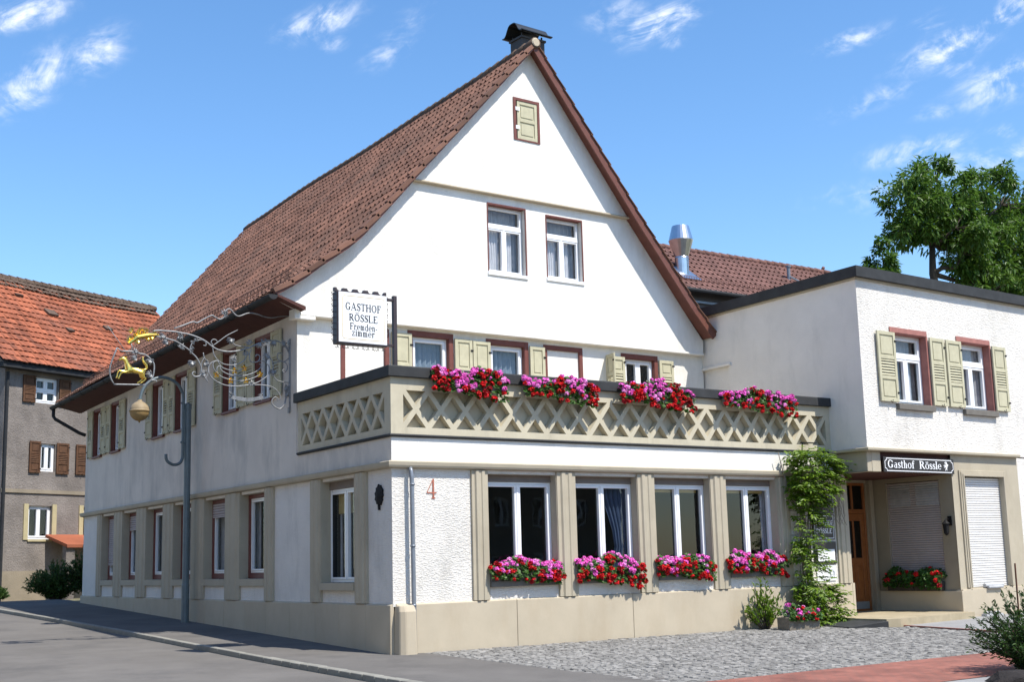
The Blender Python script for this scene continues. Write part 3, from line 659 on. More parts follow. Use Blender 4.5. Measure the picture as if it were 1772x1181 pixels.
# cornice over the ground floor, running round the corner
def run(mb, pts, prof):    # sweep a profile (out, z) along a path given by per-corner offset functions
    for i in range(len(pts)-1):
        for (a, za), (b, zb) in zip(prof, prof[1:]):
            p, q = pts[i], pts[i+1]; mb.face([(*p(a), za), (*q(a), za), (*q(b), zb), (*p(b), zb)])
    for e in (pts[0], pts[-1]): mb.face([(*e(a), z) for a, z in prof])
cor = [lambda o: tuple(ST.P(19.14, 0, o)[:2]), lambda o: (-o, -o), lambda o: (10.78, -o)]
mb = MB(); run(mb, cor, [(0.0, 2.18), (.10, 2.20), (.115, 2.23), (.125, 2.285), (.11, 2.30), (0.0, 2.318)])
mb.build('cornice', MT['beige'], HOUSE)
mb = MB(); par = [lambda o: tuple(ST.P(3.80, 0, o)[:2]), lambda o: (-o, -o), lambda o: (10.80, -o)]
run(mb, par, [(-.01, 2.70), (.035, 2.705), (.055, 2.73), (.04, 2.752), (-.01, 2.756)])
mb.build('parapet_base_strip', MT['capmetal'], HOUSE)
# parapet lattice
def lattice(F, u0, u1, n, z0, z1, zb, zt, post0, post1):
    a, b = u0, u1; p = (b-a)/n; h = zt-zb; tw = .088; th = math.atan2(h, p); ha = tw/2/math.sin(th); hb = tw/2/math.cos(th); H = []
    m = (zb+zt)/2
    for i in range(n):
        c = a+(i+.5)*p
        H.append([(c-p/2+ha, zb), (c+p/2-ha, zb), (c, m-hb)]); H.append([(c+p/2-ha, zt), (c-p/2+ha, zt), (c, m+hb)])
        if i < n-1: H.append([(c+p/2, zb+hb), (c+p-ha, m), (c+p/2, zt-hb), (c+ha, m)])
    H.append([(a, zb+hb), (a+p/2-ha, m), (a, zt-hb)]); H.append([(b, zt-hb), (b-p/2+ha, m), (b, zb+hb)])
    mb = MB(); mb.poly(F, rect(post0, post1, z0, z1), H, .0, .12); return mb
LF = Fr((0, -.012), (1, 0), (0, -1)); LS = Fr((-.012, 0), (.059, 1), (-1, .059))
lattice(LF, .23, 10.66, 21, 2.755, 3.705, 2.87, 3.49, -.012, 10.80).build('parapet_lattice', MT['lattice'], HOUSE)
lattice(LS, .22, 3.66, 7, 2.755, 3.705, 2.87, 3.47, -.011, 3.80).build('parapet_lattice', MT['lattice'], HOUSE)
mb = MB(); mb.fbox(FR, .14, 10.79, 2.74, 3.70, -.19, -.12); mb.fbox(ST, .20, 3.80, 2.74, 3.70, -.19, -.12)
mb.build('parapet_back', MT['lattice'], HOUSE)
mb = MB(); cap = [lambda o: tuple(ST.P(3.86, 0, o)[:2]), lambda o: (-o, -o), lambda o: (10.86, -o)]
run(mb, cap, [(-.20, 3.70), (.03, 3.70), (.085, 3.702), (.09, 3.71), (.09, 3.868), (.08, 3.885), (-.2, 3.905), (-.2, 3.70)])
mb.build('parapet_cap', MT['capmetal'], HOUSE)
# ground-floor pilasters
for a, b in [(1.55, 1.88), (3.38, 3.80), (5.28, 5.70), (7.16, 7.58), (9.02, 9.37), (10.78, 11.165)]: pilaster(HOUSE, FR, a, b, -.008, 2.181)
for a, b in [(4.96, 5.40), (6.75, 7.60), (8.92, 9.76), (11.03, 11.81), (13.13, 13.93), (15.16, 15.92), (17.10, 17.57), (.87, 1.33), (2.72, 3.18)]: pilaster(HOUSE, ST, a, b, -.008, 2.181)
# ground-floor windows
def reveal(F, u0, u1, z0, z1, d, mat, parent):
    mb = MB(); l = .012
    mb.fbox(F, u0, u0+l, z0, z1, -d, .03); mb.fbox(F, u1-l, u1, z0, z1, -d, .03); mb.fbox(F, u0+l, u1-l, z1-l, z1, -d, .0)
    mb.build('window_reveal', MT[mat], parent)
for i, (a, b) in enumerate(front_w):
    reveal(FR, a, b, .30, 2.13, SB+.02, 'beige', HOUSE)
    W = window(HOUSE, FR, a+.012, b-.012, .30, 2.0, SB, 'casement2', 'white', [None, 'bluehalf', None, 'edge'][i], i)
    bx = MB(); bx.fbox(FR, a+.012, b-.012, 2.0, 2.118, -SB-.06, -SB+.02); bx.fbox(FR, a+.012, b-.012, 2.004, 2.03, -SB+.02, -SB+.032); bx.build('roller_box', MT['boxwood'], W)
    if i >= 2:
        bl = MB(); bl.fbox(FR, a+.1, b-.1, 1.86, 1.935, -SB-.16, -SB-.12); bl.build('rolled_blind', MT['signline'], W)
    s = MB(); s.fbox(FR, a-.0, b+.0, .20, .297, -SB-.05, .09); s.build('window_sill', MT['planter'], HOUSE, bevel=.006)
for i, (a, b) in enumerate(st_w):
    reveal(ST, a, b, .42, 2.13, SB+.02, 'beige', HOUSE)
    fr = MB(); arch_rect(fr, ST, a+.012, b-.012, .42, 2.118, .075, -SB-.08, -SB+.0); fr.fbox(ST, a+.087, b-.087, .495, .53, -SB-.08, -SB-.01)
    F_ = fr.build('window_frame', MT['redwood'], HOUSE, bevel=.003)
    window(HOUSE, ST, a+.09, b-.09, .532, 2.04, SB+.03, 'single', 'white', 'edge' if i != 1 else 'dark', 20+i, .04, .035)
    if i == 0: roller(HOUSE, ST, a+.09, b-.09, .83, 2.04, -SB-.004, 'greyblind', .055, 'roller_blind')
    if i in (1, 4): roller(HOUSE, ST, a+.09, b-.09, 1.76 if i == 4 else 1.70, 2.04, -SB-.004, 'greyblind', .055, 'roller_blind')
    s = MB(); s.fbox(ST, a, b, .27, .415, -SB-.05, .05); s.build('window_sill', MT['beige'], HOUSE, bevel=.006)
a, b = cor_w
reveal(ST, a, b, .34, 2.13, SB+.02, 'beige', HOUSE)
W = window(HOUSE, ST, a+.012, b-.012, .34, 1.98, SB, 'casement2', 'white', 'edge', 33)
bx = MB(); bx.fbox(ST, a+.012, b-.012, 1.98, 2.118, -SB-.06, -SB+.02); bx.build('roller_box', MT['boxwood'], W)
bl = MB(); bl.fbox(ST, a+.08, b-.08, 1.55, 1.90, -SB-.16, -SB-.12); bl.build('rolled_blind', MT['signline'], W)
s = MB(); s.fbox(ST, a, b, .20, .335, -SB-.05, .08); s.build('window_sill', MT['beige'], HOUSE, bevel=.006)
# upper street windows
for k, ((a, b), (c, d), z0, z1) in enumerate(up):
    for j, (hi, lo) in enumerate(((a, b), (c, d))):
        surround(HOUSE, ST, lo, hi, z0, z1, .12, .075)
        window(HOUSE, ST, lo+.02, hi-.02, z0+.01, z1-.02, .09, 'casement2', 'white', 'slate' if (k == 0 and j == 1) else 'edge', 40+k*2+j)
    sw = .50
    for u0, u1 in ((a+.03, a+.53), (lerp(b, c, .5)+.02, b-.02), (c+.02, lerp(b, c, .5)-.02), (d-.53, d-.03)): shutter(HOUSE, ST, u0, u1, z0+.0, z1+.04, .03, 'mid')
# gable lower storey, behind the terrace
low = [(2.83, 3.75, 2.9, 5.24), (4.79, 5.72, 2.9, 5.22), (8.60, 9.54, 3.85, 5.19)]
mb = MB(); nic = [(1.27, 2.20), (6.33, 7.26)]
mb.poly(GB, rect(.232, 11.14, 2.7, 5.52), [rect(a, b, c, d) for a, b, c, d in low]+[rect(a, b, 2.74, 5.22) for a, b in nic], 0, .2)
mb.build('terrace_wall', MT['plaster'], HOUSE)
for i, (a, b, c, d) in enumerate(low):
    surround(HOUSE, GB, a, b, c, d, .12, .10)
    window(HOUSE, GB, a+.015, b-.015, c+.01, d-.015, .08, 'single' if i < 2 else 'cross', 'white', 'slate' if i < 2 else 'dark', 60+i, .055, .05)
for a, b in nic:
    surround(HOUSE, GB, a, b, 2.74, 5.22, .10, .09, sill=False)
    mb = MB(); mb.fbox(GB, a+.012, b-.012, 2.74, 5.205, -.07, -.03); mb.build('blind_panel', MT['plaster'], HOUSE)
for a, b, z0, z1 in [(2.32, 2.80, 3.1, 5.26), (3.86, 4.30, 3.1, 5.25), (4.32, 4.77, 3.1, 5.24), (5.83, 6.24, 3.1, 5.24), (8.12, 8.57, 3.85, 5.19), (9.65, 10.10, 3.85, 5.20)]:
    shutter(HOUSE, GB, a, b, z0+.35, z1, .03, 'low')
SW = Fr(GB.P(8.06, 0, .03)[:2], (-.25, -.97), (-.97, .25)); shutter(HOUSE, SW, .0, .42, 3.9, 5.2, 0, 'low')
# gable upper walls under the roof
PROF_L = [(-.42, 5.70), (-.08, 5.90), (.22, 6.11), (.53, 6.36), (.84, 6.58), (1.14, 6.80), (1.44, 7.06), (1.92, 7.58), (2.43, 8.15), (2.90, 8.68), (3.77, 9.63), (4.70, 10.67), (5.90, 12.0)]
PROF_R = [(5.90, 12.0), (7.10, 10.50), (8.76, 8.43), (9.71, 7.31), (10.41, 6.47), (11.05, 5.80)]
prof = PROF_L+PROF_R[1:]
def zprof(x):
    for (a, b), (c, d) in zip(prof, prof[1:]):
        if a <= x <= c: return lerp(b, d, (x-a)/(c-a))
JZ, KZ = 5.445, 8.50
lowpoly = [(.215, JZ), (11.02, JZ), (11.05, 5.75)]+[p for p in reversed(PROF_R) if p[1] < KZ and p[1] > 5.9]
xr = 8.76+(8.43-KZ)/(8.43-10.50)*(7.10-8.76); xl = 2.43+(KZ-8.15)/(8.68-8.15)*(2.90-2.43)
lowpoly += [(xr, KZ), (xl, KZ)]+[p for p in reversed(PROF_L) if p[1] < KZ]
JO = .14
gw = [(4.71, 5.74, 6.72, 8.27), (6.31, 7.35, 6.76, 8.22)]
lowpoly = [(a, b-.004) for a, b in lowpoly]
mb = MB(); mb.poly(GB, lowpoly, [rect(*w) for w in gw], JO, .2)
mb.build('gable_wall', MT['plaster'], HOUSE)
topp = [(xl, KZ), (xr, KZ)]+[p for p in reversed(PROF_R) if p[1] > KZ]+[p for p in reversed(PROF_L[:-1]) if p[1] > KZ]
ha = (5.43, 6.16, 9.82, 10.80)
mb = MB(); mb.poly(GB, topp, [rect(*ha)], JO+.07, .15)
mb.build('attic_gable_wall', MT['plaster'], HOUSE)
mb = MB()
mb.fbox(GB, .222, 11.03, JZ-.055, JZ, -.02, JO+.03); mb.fbox(GB, .215, .55, JZ-.13, JZ-.056, -.02, JO+.032)
mb.fbox(GB, .10, .215, JZ-.13, JZ+.2, -.08, JO+.03)
mb.build('jetty_moulding', MT['plaster'], HOUSE, bevel=.01)
mb = MB(); mb.fbox(GB, xl-.06, xr+.05, KZ-.045, KZ, JO-.02, JO+.115)
mb.build('gable_drip_ledge', MT['plinth'], HOUSE, bevel=.012)
for i, (a, b, c, d) in enumerate(gw):
    GU = Fr(GB.P(0, 0, JO)[:2], (1, .015), (.015, -1))
    mb = MB(); l = .014
    mb.fbox(GU, a-.012, a, c, d+.012, .002, .010); mb.fbox(GU, b, b+.012, c, d+.012, .002, .010); mb.fbox(GU, a, b, d, d+.02, .002, .012)
    mb.fbox(GU, a, a+l, c, d, -.16, .01); mb.fbox(GU, b-l, b, c, d, -.012, .01); mb.fbox(GU, a+l, b-l, d-l, d, -.16, .01)
    mb.build('window_surround', MT['redwood'], HOUSE)
    window(HOUSE, GU, a+.015, b-.015, c+.05, d-.015, .13, 'transom2', 'white', 'split', 80+i, .035, .035)
    s = MB(); s.fbox(GU, a-.02, b+.02, c-.03, c+.045, -.1, .03); s.build('window_sill', MT['white'], HOUSE, bevel=.004)
GA = Fr(GB.P(0, 0, JO+.07)[:2], (1, .015), (.015, -1))
a, b, c, d = ha; mb = MB(); mb.fbox(GA, a-.0, a+.07, c, d, -.1, .02); mb.fbox(GA, b-.06, b, c, d, -.1, .02); mb.fbox(GA, a+.07, b-.06, d-.06, d, -.1, .02); mb.fbox(GA, a+.07, b-.06, c, c+.03, -.1, .02)
H_ = mb.build('hatch_frame', MT['redwood'], HOUSE)
mb = MB(); shutter_mesh(mb, GA, a+.11, b-.065, c+.035, d-.065, -.03, 'two'); mb.build('attic_hatch', MT['shutter'], HOUSE, bevel=.003)
mb = MB(); mb.fbox(GA, a+.05, a+.16, c+.25, c+.33, .013, .03); mb.fbox(GA, a+.05, a+.16, d-.30, d-.22, .013, .03); mb.build('hatch_hinge', MT['white'], H_)
# ---- roof
SK = .0534; DR_ = .26/16.5; YF = 3.52
def arc(pr):
    out = [0]
    for (a, b), (c, d) in zip(pr, pr[1:]): out.append(out[-1]+math.hypot(c-a, d-b))
    return out
def prof_at(pr, ac, s):
    s_ = min(max(s, 0), ac[-1])
    for i in range(len(pr)-1):
        if s_ <= ac[i+1]+1e-9:
            t = (s-ac[i])/(ac[i+1]-ac[i]) if (i == 0 or i == len(pr)-2) else (s_-ac[i])/(ac[i+1]-ac[i])
            (a, b), (c, d) = pr[i], pr[i+1]; L_ = ac[i+1]-ac[i]
            return lerp(a, c, t), lerp(b, d, t), (c-a)/L_, (d-b)/L_
def sag(y): return -.035*math.sin((y-3.5)*.36)-.02*math.sin((y-3.5)*.9)
LP = [(a, b+.06) for a, b in PROF_L]; LA = arc(LP)
def surf_l(s, y):
    x, z, dx, dz = prof_at(LP, LA, s)
    k = 1-math.exp(-max(0, y-YF)/1.5)
    return Vector((x+SK*(y-YF), y, z-DR_*(y-YF)+sag(y)*k*.8)), Vector((-dz, 0, dx))
RP = [(a, b+.06) for a, b in reversed(PROF_R)]; RA = arc(RP)
def surf_r(s, y):
    x, z, dx, dz = prof_at(RP, RA, s)
    return Vector((x+SK*(y-YF), y, z-DR_*(y-YF))), Vector((dz, 0, -dx))
yb_l = lambda s: 19.9+1.0*s/LA[-1]
ROOF = MB()
tile_field(ROOF, surf_l, LA[-1]-.05, lambda s: YF+.03, yb_l, .36, .205, .04, .036, wig=.010)
ROOF = ROOF.build('roof', MT['tile'], HOUSE)
rb = MB(); tile_field(rb, surf_r, RA[-1]-.05, lambda s: YF+.03, lambda s: 20.9, .40, .60, rseed=2); rb.build('rear_roof_slope', MT['tile'], ROOF)
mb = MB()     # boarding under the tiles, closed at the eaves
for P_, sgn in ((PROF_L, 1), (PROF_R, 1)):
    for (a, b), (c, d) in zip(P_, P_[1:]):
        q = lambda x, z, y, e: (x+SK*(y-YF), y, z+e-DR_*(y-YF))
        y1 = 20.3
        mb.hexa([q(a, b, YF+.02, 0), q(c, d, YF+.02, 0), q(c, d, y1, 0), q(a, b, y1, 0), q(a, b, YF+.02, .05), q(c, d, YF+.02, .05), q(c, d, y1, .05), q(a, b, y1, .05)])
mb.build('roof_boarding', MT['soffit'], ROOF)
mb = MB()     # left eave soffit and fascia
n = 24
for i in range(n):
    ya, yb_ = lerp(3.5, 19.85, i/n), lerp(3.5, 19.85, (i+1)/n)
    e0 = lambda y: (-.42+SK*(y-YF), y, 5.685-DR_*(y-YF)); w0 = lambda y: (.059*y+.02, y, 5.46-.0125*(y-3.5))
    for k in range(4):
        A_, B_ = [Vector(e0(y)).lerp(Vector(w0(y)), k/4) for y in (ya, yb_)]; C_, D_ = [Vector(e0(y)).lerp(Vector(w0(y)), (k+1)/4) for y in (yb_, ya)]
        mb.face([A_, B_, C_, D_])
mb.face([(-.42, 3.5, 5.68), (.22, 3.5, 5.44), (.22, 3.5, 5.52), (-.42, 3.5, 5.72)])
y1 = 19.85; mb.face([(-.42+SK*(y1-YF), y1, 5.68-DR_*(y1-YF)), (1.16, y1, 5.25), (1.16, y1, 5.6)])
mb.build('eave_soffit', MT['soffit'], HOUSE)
mb = MB()     # verge: barge boards and stepped verge tiles
for P_, w in ((PROF_L, .13), (PROF_R, .20)):
    for (a, b), (c, d) in zip(P_, P_[1:]):
        L_ = math.hypot(c-a, d-b); nx, nz = -(d-b)/L_, (c-a)/L_
        q = lambda x, z, y, e: (x+nx*e, y, z+nz*e)
        lo = -.03 if P_ is PROF_L else -.10
        mb.hexa([q(a, b, YF-.02, lo), q(c, d, YF-.02, lo), q(c, d, YF+.025, lo), q(a, b, YF+.025, lo), q(a, b, YF-.02, .07), q(c, d, YF-.02, .07), q(c, d, YF+.025, .07), q(a, b, YF+.025, .07)])
mb.build('barge_board', MT['barge'], ROOF)
mb = MB()     # right verge soffit
for (a, b), (c, d) in zip(PROF_R, PROF_R[1:]): mb.face([(a, YF, b-.012), (c, YF, d-.012), (c, 3.9, d-.012), (a, 3.9, b-.012)])
for (a, b), (c, d) in zip(PROF_L, PROF_L[1:]): mb.face([(a, YF, b-.012), (c, YF, d-.012), (c, 3.9, d-.012), (a, 3.9, b-.012)])
mb.build('verge_soffit', MT['barge'], ROOF)
mb = MB()
for pr, ac, sf in ((LP, LA, surf_l), (RP, RA, surf_r)):
    n = int(round(ac[-1]/.40)); st = ac[-1]/n
    for i in range(n):
        s0, s1 = i*st-.03, min((i+1)*st+.03, ac[-1])
        (p0, n0), (p1, n1) = sf(s0, YF), sf(s1, YF)
        q = lambda p, nn, e, y: Vector((p.x+nn.x*e, y, p.z+nn.z*e))
        for ya, yb_, lo in ((YF-.055, YF-.022, -.055 if pr is LP else .015), (YF-.0215, YF+.06, .0)):
            mb.hexa([q(p0, n0, lo+.03, ya), q(p1, n1, lo, ya), q(p1, n1, lo, yb_), q(p0, n0, lo+.03, yb_), q(p0, n0, .07, ya), q(p1, n1, .035, ya), q(p1, n1, .035, yb_), q(p0, n0, .07, yb_)])
mb.build('verge_tile', MT['tile'], ROOF, bevel=.006)
mb = MB(); y = YF-.06; i = 0
while y < 20.8:
    zt = 12.06; f = lambda yy, e: (5.90+SK*(yy-YF), yy, zt+e-DR_*(yy-YF)+sag(yy)*(1-math.exp(-max(0, yy-YF)/1.5))*.8)
    mb.tube([f(y, .005), f(y+.40, -.015)], [.13, .115], 10); y += .37
mb.build('ridge_tile', MT['moss'], ROOF, smooth=True)
mb = MB(); mb.tube([(5.90, YF-.075, 12.07), (5.90, YF-.055, 12.07)], [.085, .11], 14); mb.build('ridge_end_disc', MT['plinth'], ROOF)
mb = MB(); pts = [Vector((-.50+SK*(y-YF), y, 5.665-DR_*(y-YF))) for y in [3.40+i*.55 for i in range(31)]]
for a, b in zip(pts, pts[1:]):
    for k in range(8):
        t0, t1 = math.pi+math.pi*k/8, math.pi+math.pi*(k+1)/8; r = .085
        mb.face([a+Vector((r*math.cos(t0), 0, r*math.sin(t0))), a+Vector((r*math.cos(t1), 0, r*math.sin(t1))), b+Vector((r*math.cos(t1), 0, r*math.sin(t1))), b+Vector((r*math.cos(t0), 0, r*math.sin(t0)))])
for p in (pts[0], pts[-1]): mb.face([p+Vector((.085*math.cos(math.pi+math.pi*k/8), 0, .085*math.sin(math.pi+math.pi*k/8))) for k in range(9)])
for p in pts[::2]: mb.tube([p+Vector((.09*math.cos(math.pi+math.pi*k/8), 0, .09*math.sin(math.pi+math.pi*k/8))) for k in range(9)], .008, 4)
mb.build('gutter', MT['gutter'], HOUSE)
pe = pts[-1]; mb = MB(); mb.tube([pe+Vector((0, -.1, -.05)), pe+Vector((.0, -.1, -.28)), pe+Vector((.05, -.12, -.36)), Vector((1.0, 19.35, 4.62)), Vector((1.12, 19.2, 4.55))], .05, 8); mb.build('gutter_outlet_pipe', MT['gutter'], HOUSE, smooth=True)
# snow guard on the lower roof
mb = MB()
for y in [3.9+i*.055 for i in range(275)]:
    p, nn = surf_l(.62, y)
    if int((y-3.9)/.055) % 2 == 0: mb.tube([p+nn*.05, p+Vector((0, 0, .26))], .006, 4, False)
for e in (.08, .17, .26):
    mb.tube([surf_l(.62, y)[0]+Vector((0, 0, e)) for y in [3.9+i*.75 for i in range(21)]], .009, 4)
for y in [3.9+i*1.5 for i in range(11)]:
    p, nn = surf_l(.62, y); q, n2 = surf_l(.95, y); mb.tube([p+Vector((0, 0, .27)), q+n2*.05], .012, 4)
mb.build('snow_guard', MT['tile'], ROOF)
# chimney
mb = MB(); cx0, cx1, cy0, cy1 = 6.36, 7.02, 4.60, 5.05
mb.box(cx0, cx1, cy0, cy1, 11.2, 12.70)
CH = mb.build('chimney', MT['chimney'], ROOF)
mb = MB(); mb.box(cx0-.03, cx1+.03, cy0-.03, cy1+.03, 12.70, 12.75)
for x in (cx0+.03, cx1-.06):
    for y in (cy0+.03, cy1-.06): mb.box(x, x+.03, y, y+.03, 12.75, 12.84)
mb.build('chimney_rim', MT['chimney'], CH)
mb = MB(); cyc = (cy0+cy1)/2; sec = []
for k in range(17):
    t = -1+2*k/16; h = .27*math.exp(-(t*1.75)**4)+(.02*abs(t)**3); sec.append((cyc+t*.40, 12.80+h))
for (ya, za), (yb_, zb) in zip(sec, sec[1:]):
    x0, x1 = cx0-.12, cx1+.12
    mb.hexa([(x0, ya, za), (x1, ya, za-.02), (x1, yb_, zb-.02), (x0, yb_, zb), (x0, ya, za+.022), (x1, ya, za+.002), (x1, yb_, zb+.002), (x0, yb_, zb+.022)])
mb.build('chimney_hood', MT['chimneyhood'], CH)
# downpipe at the corner, house number
mb = MB(); mb.tube([(.31, -.07, 2.19), (.31, -.10, 2.14), (.315, -.115, 2.0), (.325, -.115, -.0), (.335, -.115, -.78)], .038, 10)
for z in (1.9, .9, -.05): mb.tube([(.32, -.115, z), (.32, -.115, z+.03)], .046, 10)
mb.build('downpipe', MT['zinc'], HOUSE, smooth=True)
mb = MB(); text(mb, FR, '4', .665, .875, 1.69, .33, .012); mb.build('house_number', MT['redink'], HOUSE)
mb = MB()   # small floodlight arm on the parapet
mb.tube([(9.78, -.04, 2.62), (9.78, -.10, 2.70), (9.78, -.12, 2.88), (9.78, -.14, 2.90)], .012, 6); mb.box(9.70, 10.14, -.19, -.13, 2.885, 2.905)
mb.build('parapet_bracket', MT['blackiron'], HOUSE)
# ------------------------------------------------------------------ annex with the entrance
ANNEX = thing('annex', (13.6, -.9, g(-.9)), 'flat roofed white annex with dark metal roof edge and two shuttered windows over the entrance', 'building')
aw = [(11.86, 13.05, 3.72, 5.26), (14.29, 15.48, 3.72, 5.26)]
AX1 = 22.0
mb = MB(); mb.poly(AF, rect(10.715, AX1, 2.70, 6.34), [rect(*w) for w in aw], 0, .26); mb.build('front_wall', MT['stucco'], ANNEX)
mb = MB(); mb.poly(AL, rect(-1.027, 4.4, 2.70, 6.34), [rect(3.12, 4.2, 2.76, 5.03)], 0, .06); mb.face([AL.P(3.1, 2.7, -.06), AL.P(4.25, 2.7, -.06), AL.P(4.25, 5.1, -.06), AL.P(3.1, 5.1, -.06)])
mb.build('side_wall', MT['annex'], ANNEX)
mb = MB(); mb.fbox(AL, 3.02, 4.3, 5.035, 5.10, -.02, .05); mb.build('door_lintel', MT['annex'], ANNEX, bevel=.006)
mb = MB(); mb.face([(AX1, -.65, -.9), (AX1, 9, -.9), (AX1, 9, 6.34), (AX1, -.65, 6.34)]); mb.face([(11.5, 9, -.9), (AX1, 9, -.9), (AX1, 9, 6.34), (11.5, 9, 6.34)]); mb.face([(11.15, 4.2, 2.7), (11.5, 9, 2.7), (11.5, 9, 6.34), (11.15, 4.2, 6.34)]); mb.build('rear_wall', MT['annex'], ANNEX)
mb = MB(); pl = [(10.60, -1.16), (AX1+.1, -.76), (AX1+.1, 9.1), (11.3, 9.1), (11.05, 4.4)]
lo, hi = 6.335, 6.56; n = len(pl)
mb.face([(x, y, hi) for x, y in pl]); mb.face([(x, y, lo) for x, y in pl])
for i in range(n): (a, b), (c, d) = pl[i], pl[(i+1) % n]; mb.face([(a, b, lo), (c, d, lo), (c, d, hi), (a, b, hi)])
mb.build('roof_edge', MT['capmetal'], ANNEX, bevel=.012)
mb = MB(); mb.fbox(AL, -1.06, 4.3, 6.29, 6.334, -.02, .035); mb.fbox(AF, 10.69, AX1, 6.29, 6.334, -.02, .036); mb.build('roof_edge_batten', MT['beige'], ANNEX)
for i, (a, b, c, d) in enumerate(aw):
    mb = MB(); l = .015; mb.fbox(AF, a-.12, b+.01, d, d+.11, .002, .022); mb.fbox(AF, b, b+.04, c, d, .002, .012)
    mb.fbox(AF, a, a+l, c, d, -.24, .01); mb.fbox(AF, b-l, b, c, d, -.24, .010); mb.fbox(AF, a+l, b-l, d-l, d, -.24, .01); mb.build('window_surround', MT['redtrim'], ANNEX)
    window(ANNEX, AF, a+.016, b-.016, c+.01, d-.016, .17, 'transom2', 'white', 'split' if i == 0 else 'net', 90+i, .055, .05)
    s = MB(); s.fbox(AF, a-.06, b+.05, c-.13, c, -.2, .09); s.build('window_sill', MT['planter'], ANNEX, bevel=.008)
for a, b in ((11.23, 11.84), (13.09, 13.62), (13.69, 14.27), (15.50, 16.04)): shutter(ANNEX, AF, a, b, 3.74, 5.24, .035, 'mid')
# ledge under the upper floor
def alp(o): return tuple(AL.P(.10, 0, o)[:2])
def acn(o): return (10.715-o, -1.027-o)
def afe(o): return tuple(AF.P(16.2, 0, o)[:2])
mb = MB(); run(mb, [alp, acn, afe], [(-.05, 2.675), (.09, 2.685), (.11, 2.695), (.115, 2.735), (.10, 2.75), (-.05, 2.765)]); mb.build('ledge', MT['beige'], ANNEX)
mb = MB(); mb.fbox(AL, -.98, .02, 2.26, 2.674, -.16, -.02); mb.fbox(AF, 10.87, 11.16, 2.26, 2.674, -.14, -.02); mb.build('entrance_beam', MT['beige'], ANNEX, bevel=.008)
mb = MB(); mb.fbox(AF, 11.16, 13.62, 2.26, 2.674, -.16, -.06); mb.face([(10.7, -1.0, 2.262), (13.64, -.92, 2.262), (13.64, 1.29, 2.262), (10.9, 1.29, 2.262)]); mb.face([(10.75, -1.0, 2.676), (AX1, -.66, 2.676), (AX1, 4, 2.676), (11.1, 4, 2.676)]); mb.build('entrance_ceiling', MT['soffit'], ANNEX)
# lower front: pier, shuttered shop window, then white wall
mb = MB(); mb.poly(AF, rect(13.60, 16.2, -.24, 2.675), [rect(13.97, 15.50, -.20, 2.22)], 0, .14); mb.build('beige_front', MT['beige'], ANNEX)
mb = MB()
for k, (w, o) in enumerate(((.13, .035), (.085, .055), (.04, .075))):
    e0, e1 = (.13, .085, .04)[k], (.085, .04, 0)[k]
    mb.fbox(AF, 13.97-e0, 13.97-e1, -.20, 2.22+e0, .001, o); mb.fbox(AF, 15.50+e1, 15.50+e0, -.20, 2.22+e0, .001, o); mb.fbox(AF, 13.97-e1, 15.50+e1, 2.22+e1, 2.22+e0, .001, o)
mb.build('window_moulding', MT['beige'], ANNEX, bevel=.005)
roller(ANNEX, AF, 13.975, 15.495, -.16, 2.20, -.08, 'blind', .052)
mb = MB(); mb.fbox(AF, 16.2, AX1, -.9, 2.675, -.2, -.002); mb.build('lower_front_wall', MT['stucco'], ANNEX)
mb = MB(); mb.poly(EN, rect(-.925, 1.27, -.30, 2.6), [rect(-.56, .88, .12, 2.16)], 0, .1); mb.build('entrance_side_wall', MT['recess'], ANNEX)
roller(ANNEX, EN, -.555, .875, .15, 2.15, -.06, 'greyblind', .05)
mb = MB()
for u0, u1 in ((-.50, .10), (.26, .80)):
    for k in range(9):
        z = 1.62+k*.055; mb.hexa([EN.P(u0, z, -.03), EN.P(u1, z, -.03), EN.P(u1, z+.04, -.055), EN.P(u0, z+.04, -.055), EN.P(u0, z+.01, -.028), EN.P(u1, z+.01, -.028), EN.P(u1, z+.05, -.05), EN.P(u0, z+.05, -.05)])
mb.build('louvre_vent', MT['paper'], ANNEX)
mb = MB(); mb.fbox(EN, -.98, 1.25, -1.0, -.255, -.1, .06); mb.fbox(AF, 13.61, 22, -1.0, -.225, -.1, .045); mb.build('plinth', MT['plinth'], ANNEX, bevel=.006)
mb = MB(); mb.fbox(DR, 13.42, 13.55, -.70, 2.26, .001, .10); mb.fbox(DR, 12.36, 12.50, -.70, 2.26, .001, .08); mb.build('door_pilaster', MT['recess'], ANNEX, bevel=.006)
# entrance door
mb = MB(); u0, u1, z0, z1 = 12.52, 13.40, -.70, 2.2; o = -.06
arch_rect(mb, DR, u0, u1, z0, z1, .06, o-.05, o+.02); mb.fbox(DR, u0+.06, u1-.06, 1.50, 1.60, o-.05, o+.02); mb.fbox(DR, (u0+u1)/2-.03, (u0+u1)/2+.03, 1.60, z1-.06, o-.05, o+.015)
DF = mb.build('door_frame', MT['door'], ANNEX, bevel=.004)
mb = MB(); a, b, c, d = u0+.065, u1-.065, z0+.02, 1.495
P = mb.fbox
P(DR, a, a+.12, c, d, o-.04, o+.005); P(DR, b-.12, b, c, d, o-.04, o+.005)
for za, zb in ((c, c+.22), (.34, .50), (d-.16, d)): P(DR, a+.12, b-.12, za, zb, o-.04, o+.004)
m = (a+b)/2; P(DR, m-.03, m+.03, c+.22, .34, o-.04, o+.003); P(DR, m-.025, m+.025, .50, d-.16, o-.04, o+.003)
for x0, x1 in ((a+.12, m-.03), (m+.03, b-.12)): P(DR, x0, x1, c+.22, .34, o-.03, o-.015); P(DR, x0+.03, x1-.03, c+.26, .30, o-.015, o-.004)
DO = mb.build('door', MT['door'], ANNEX, bevel=.004)
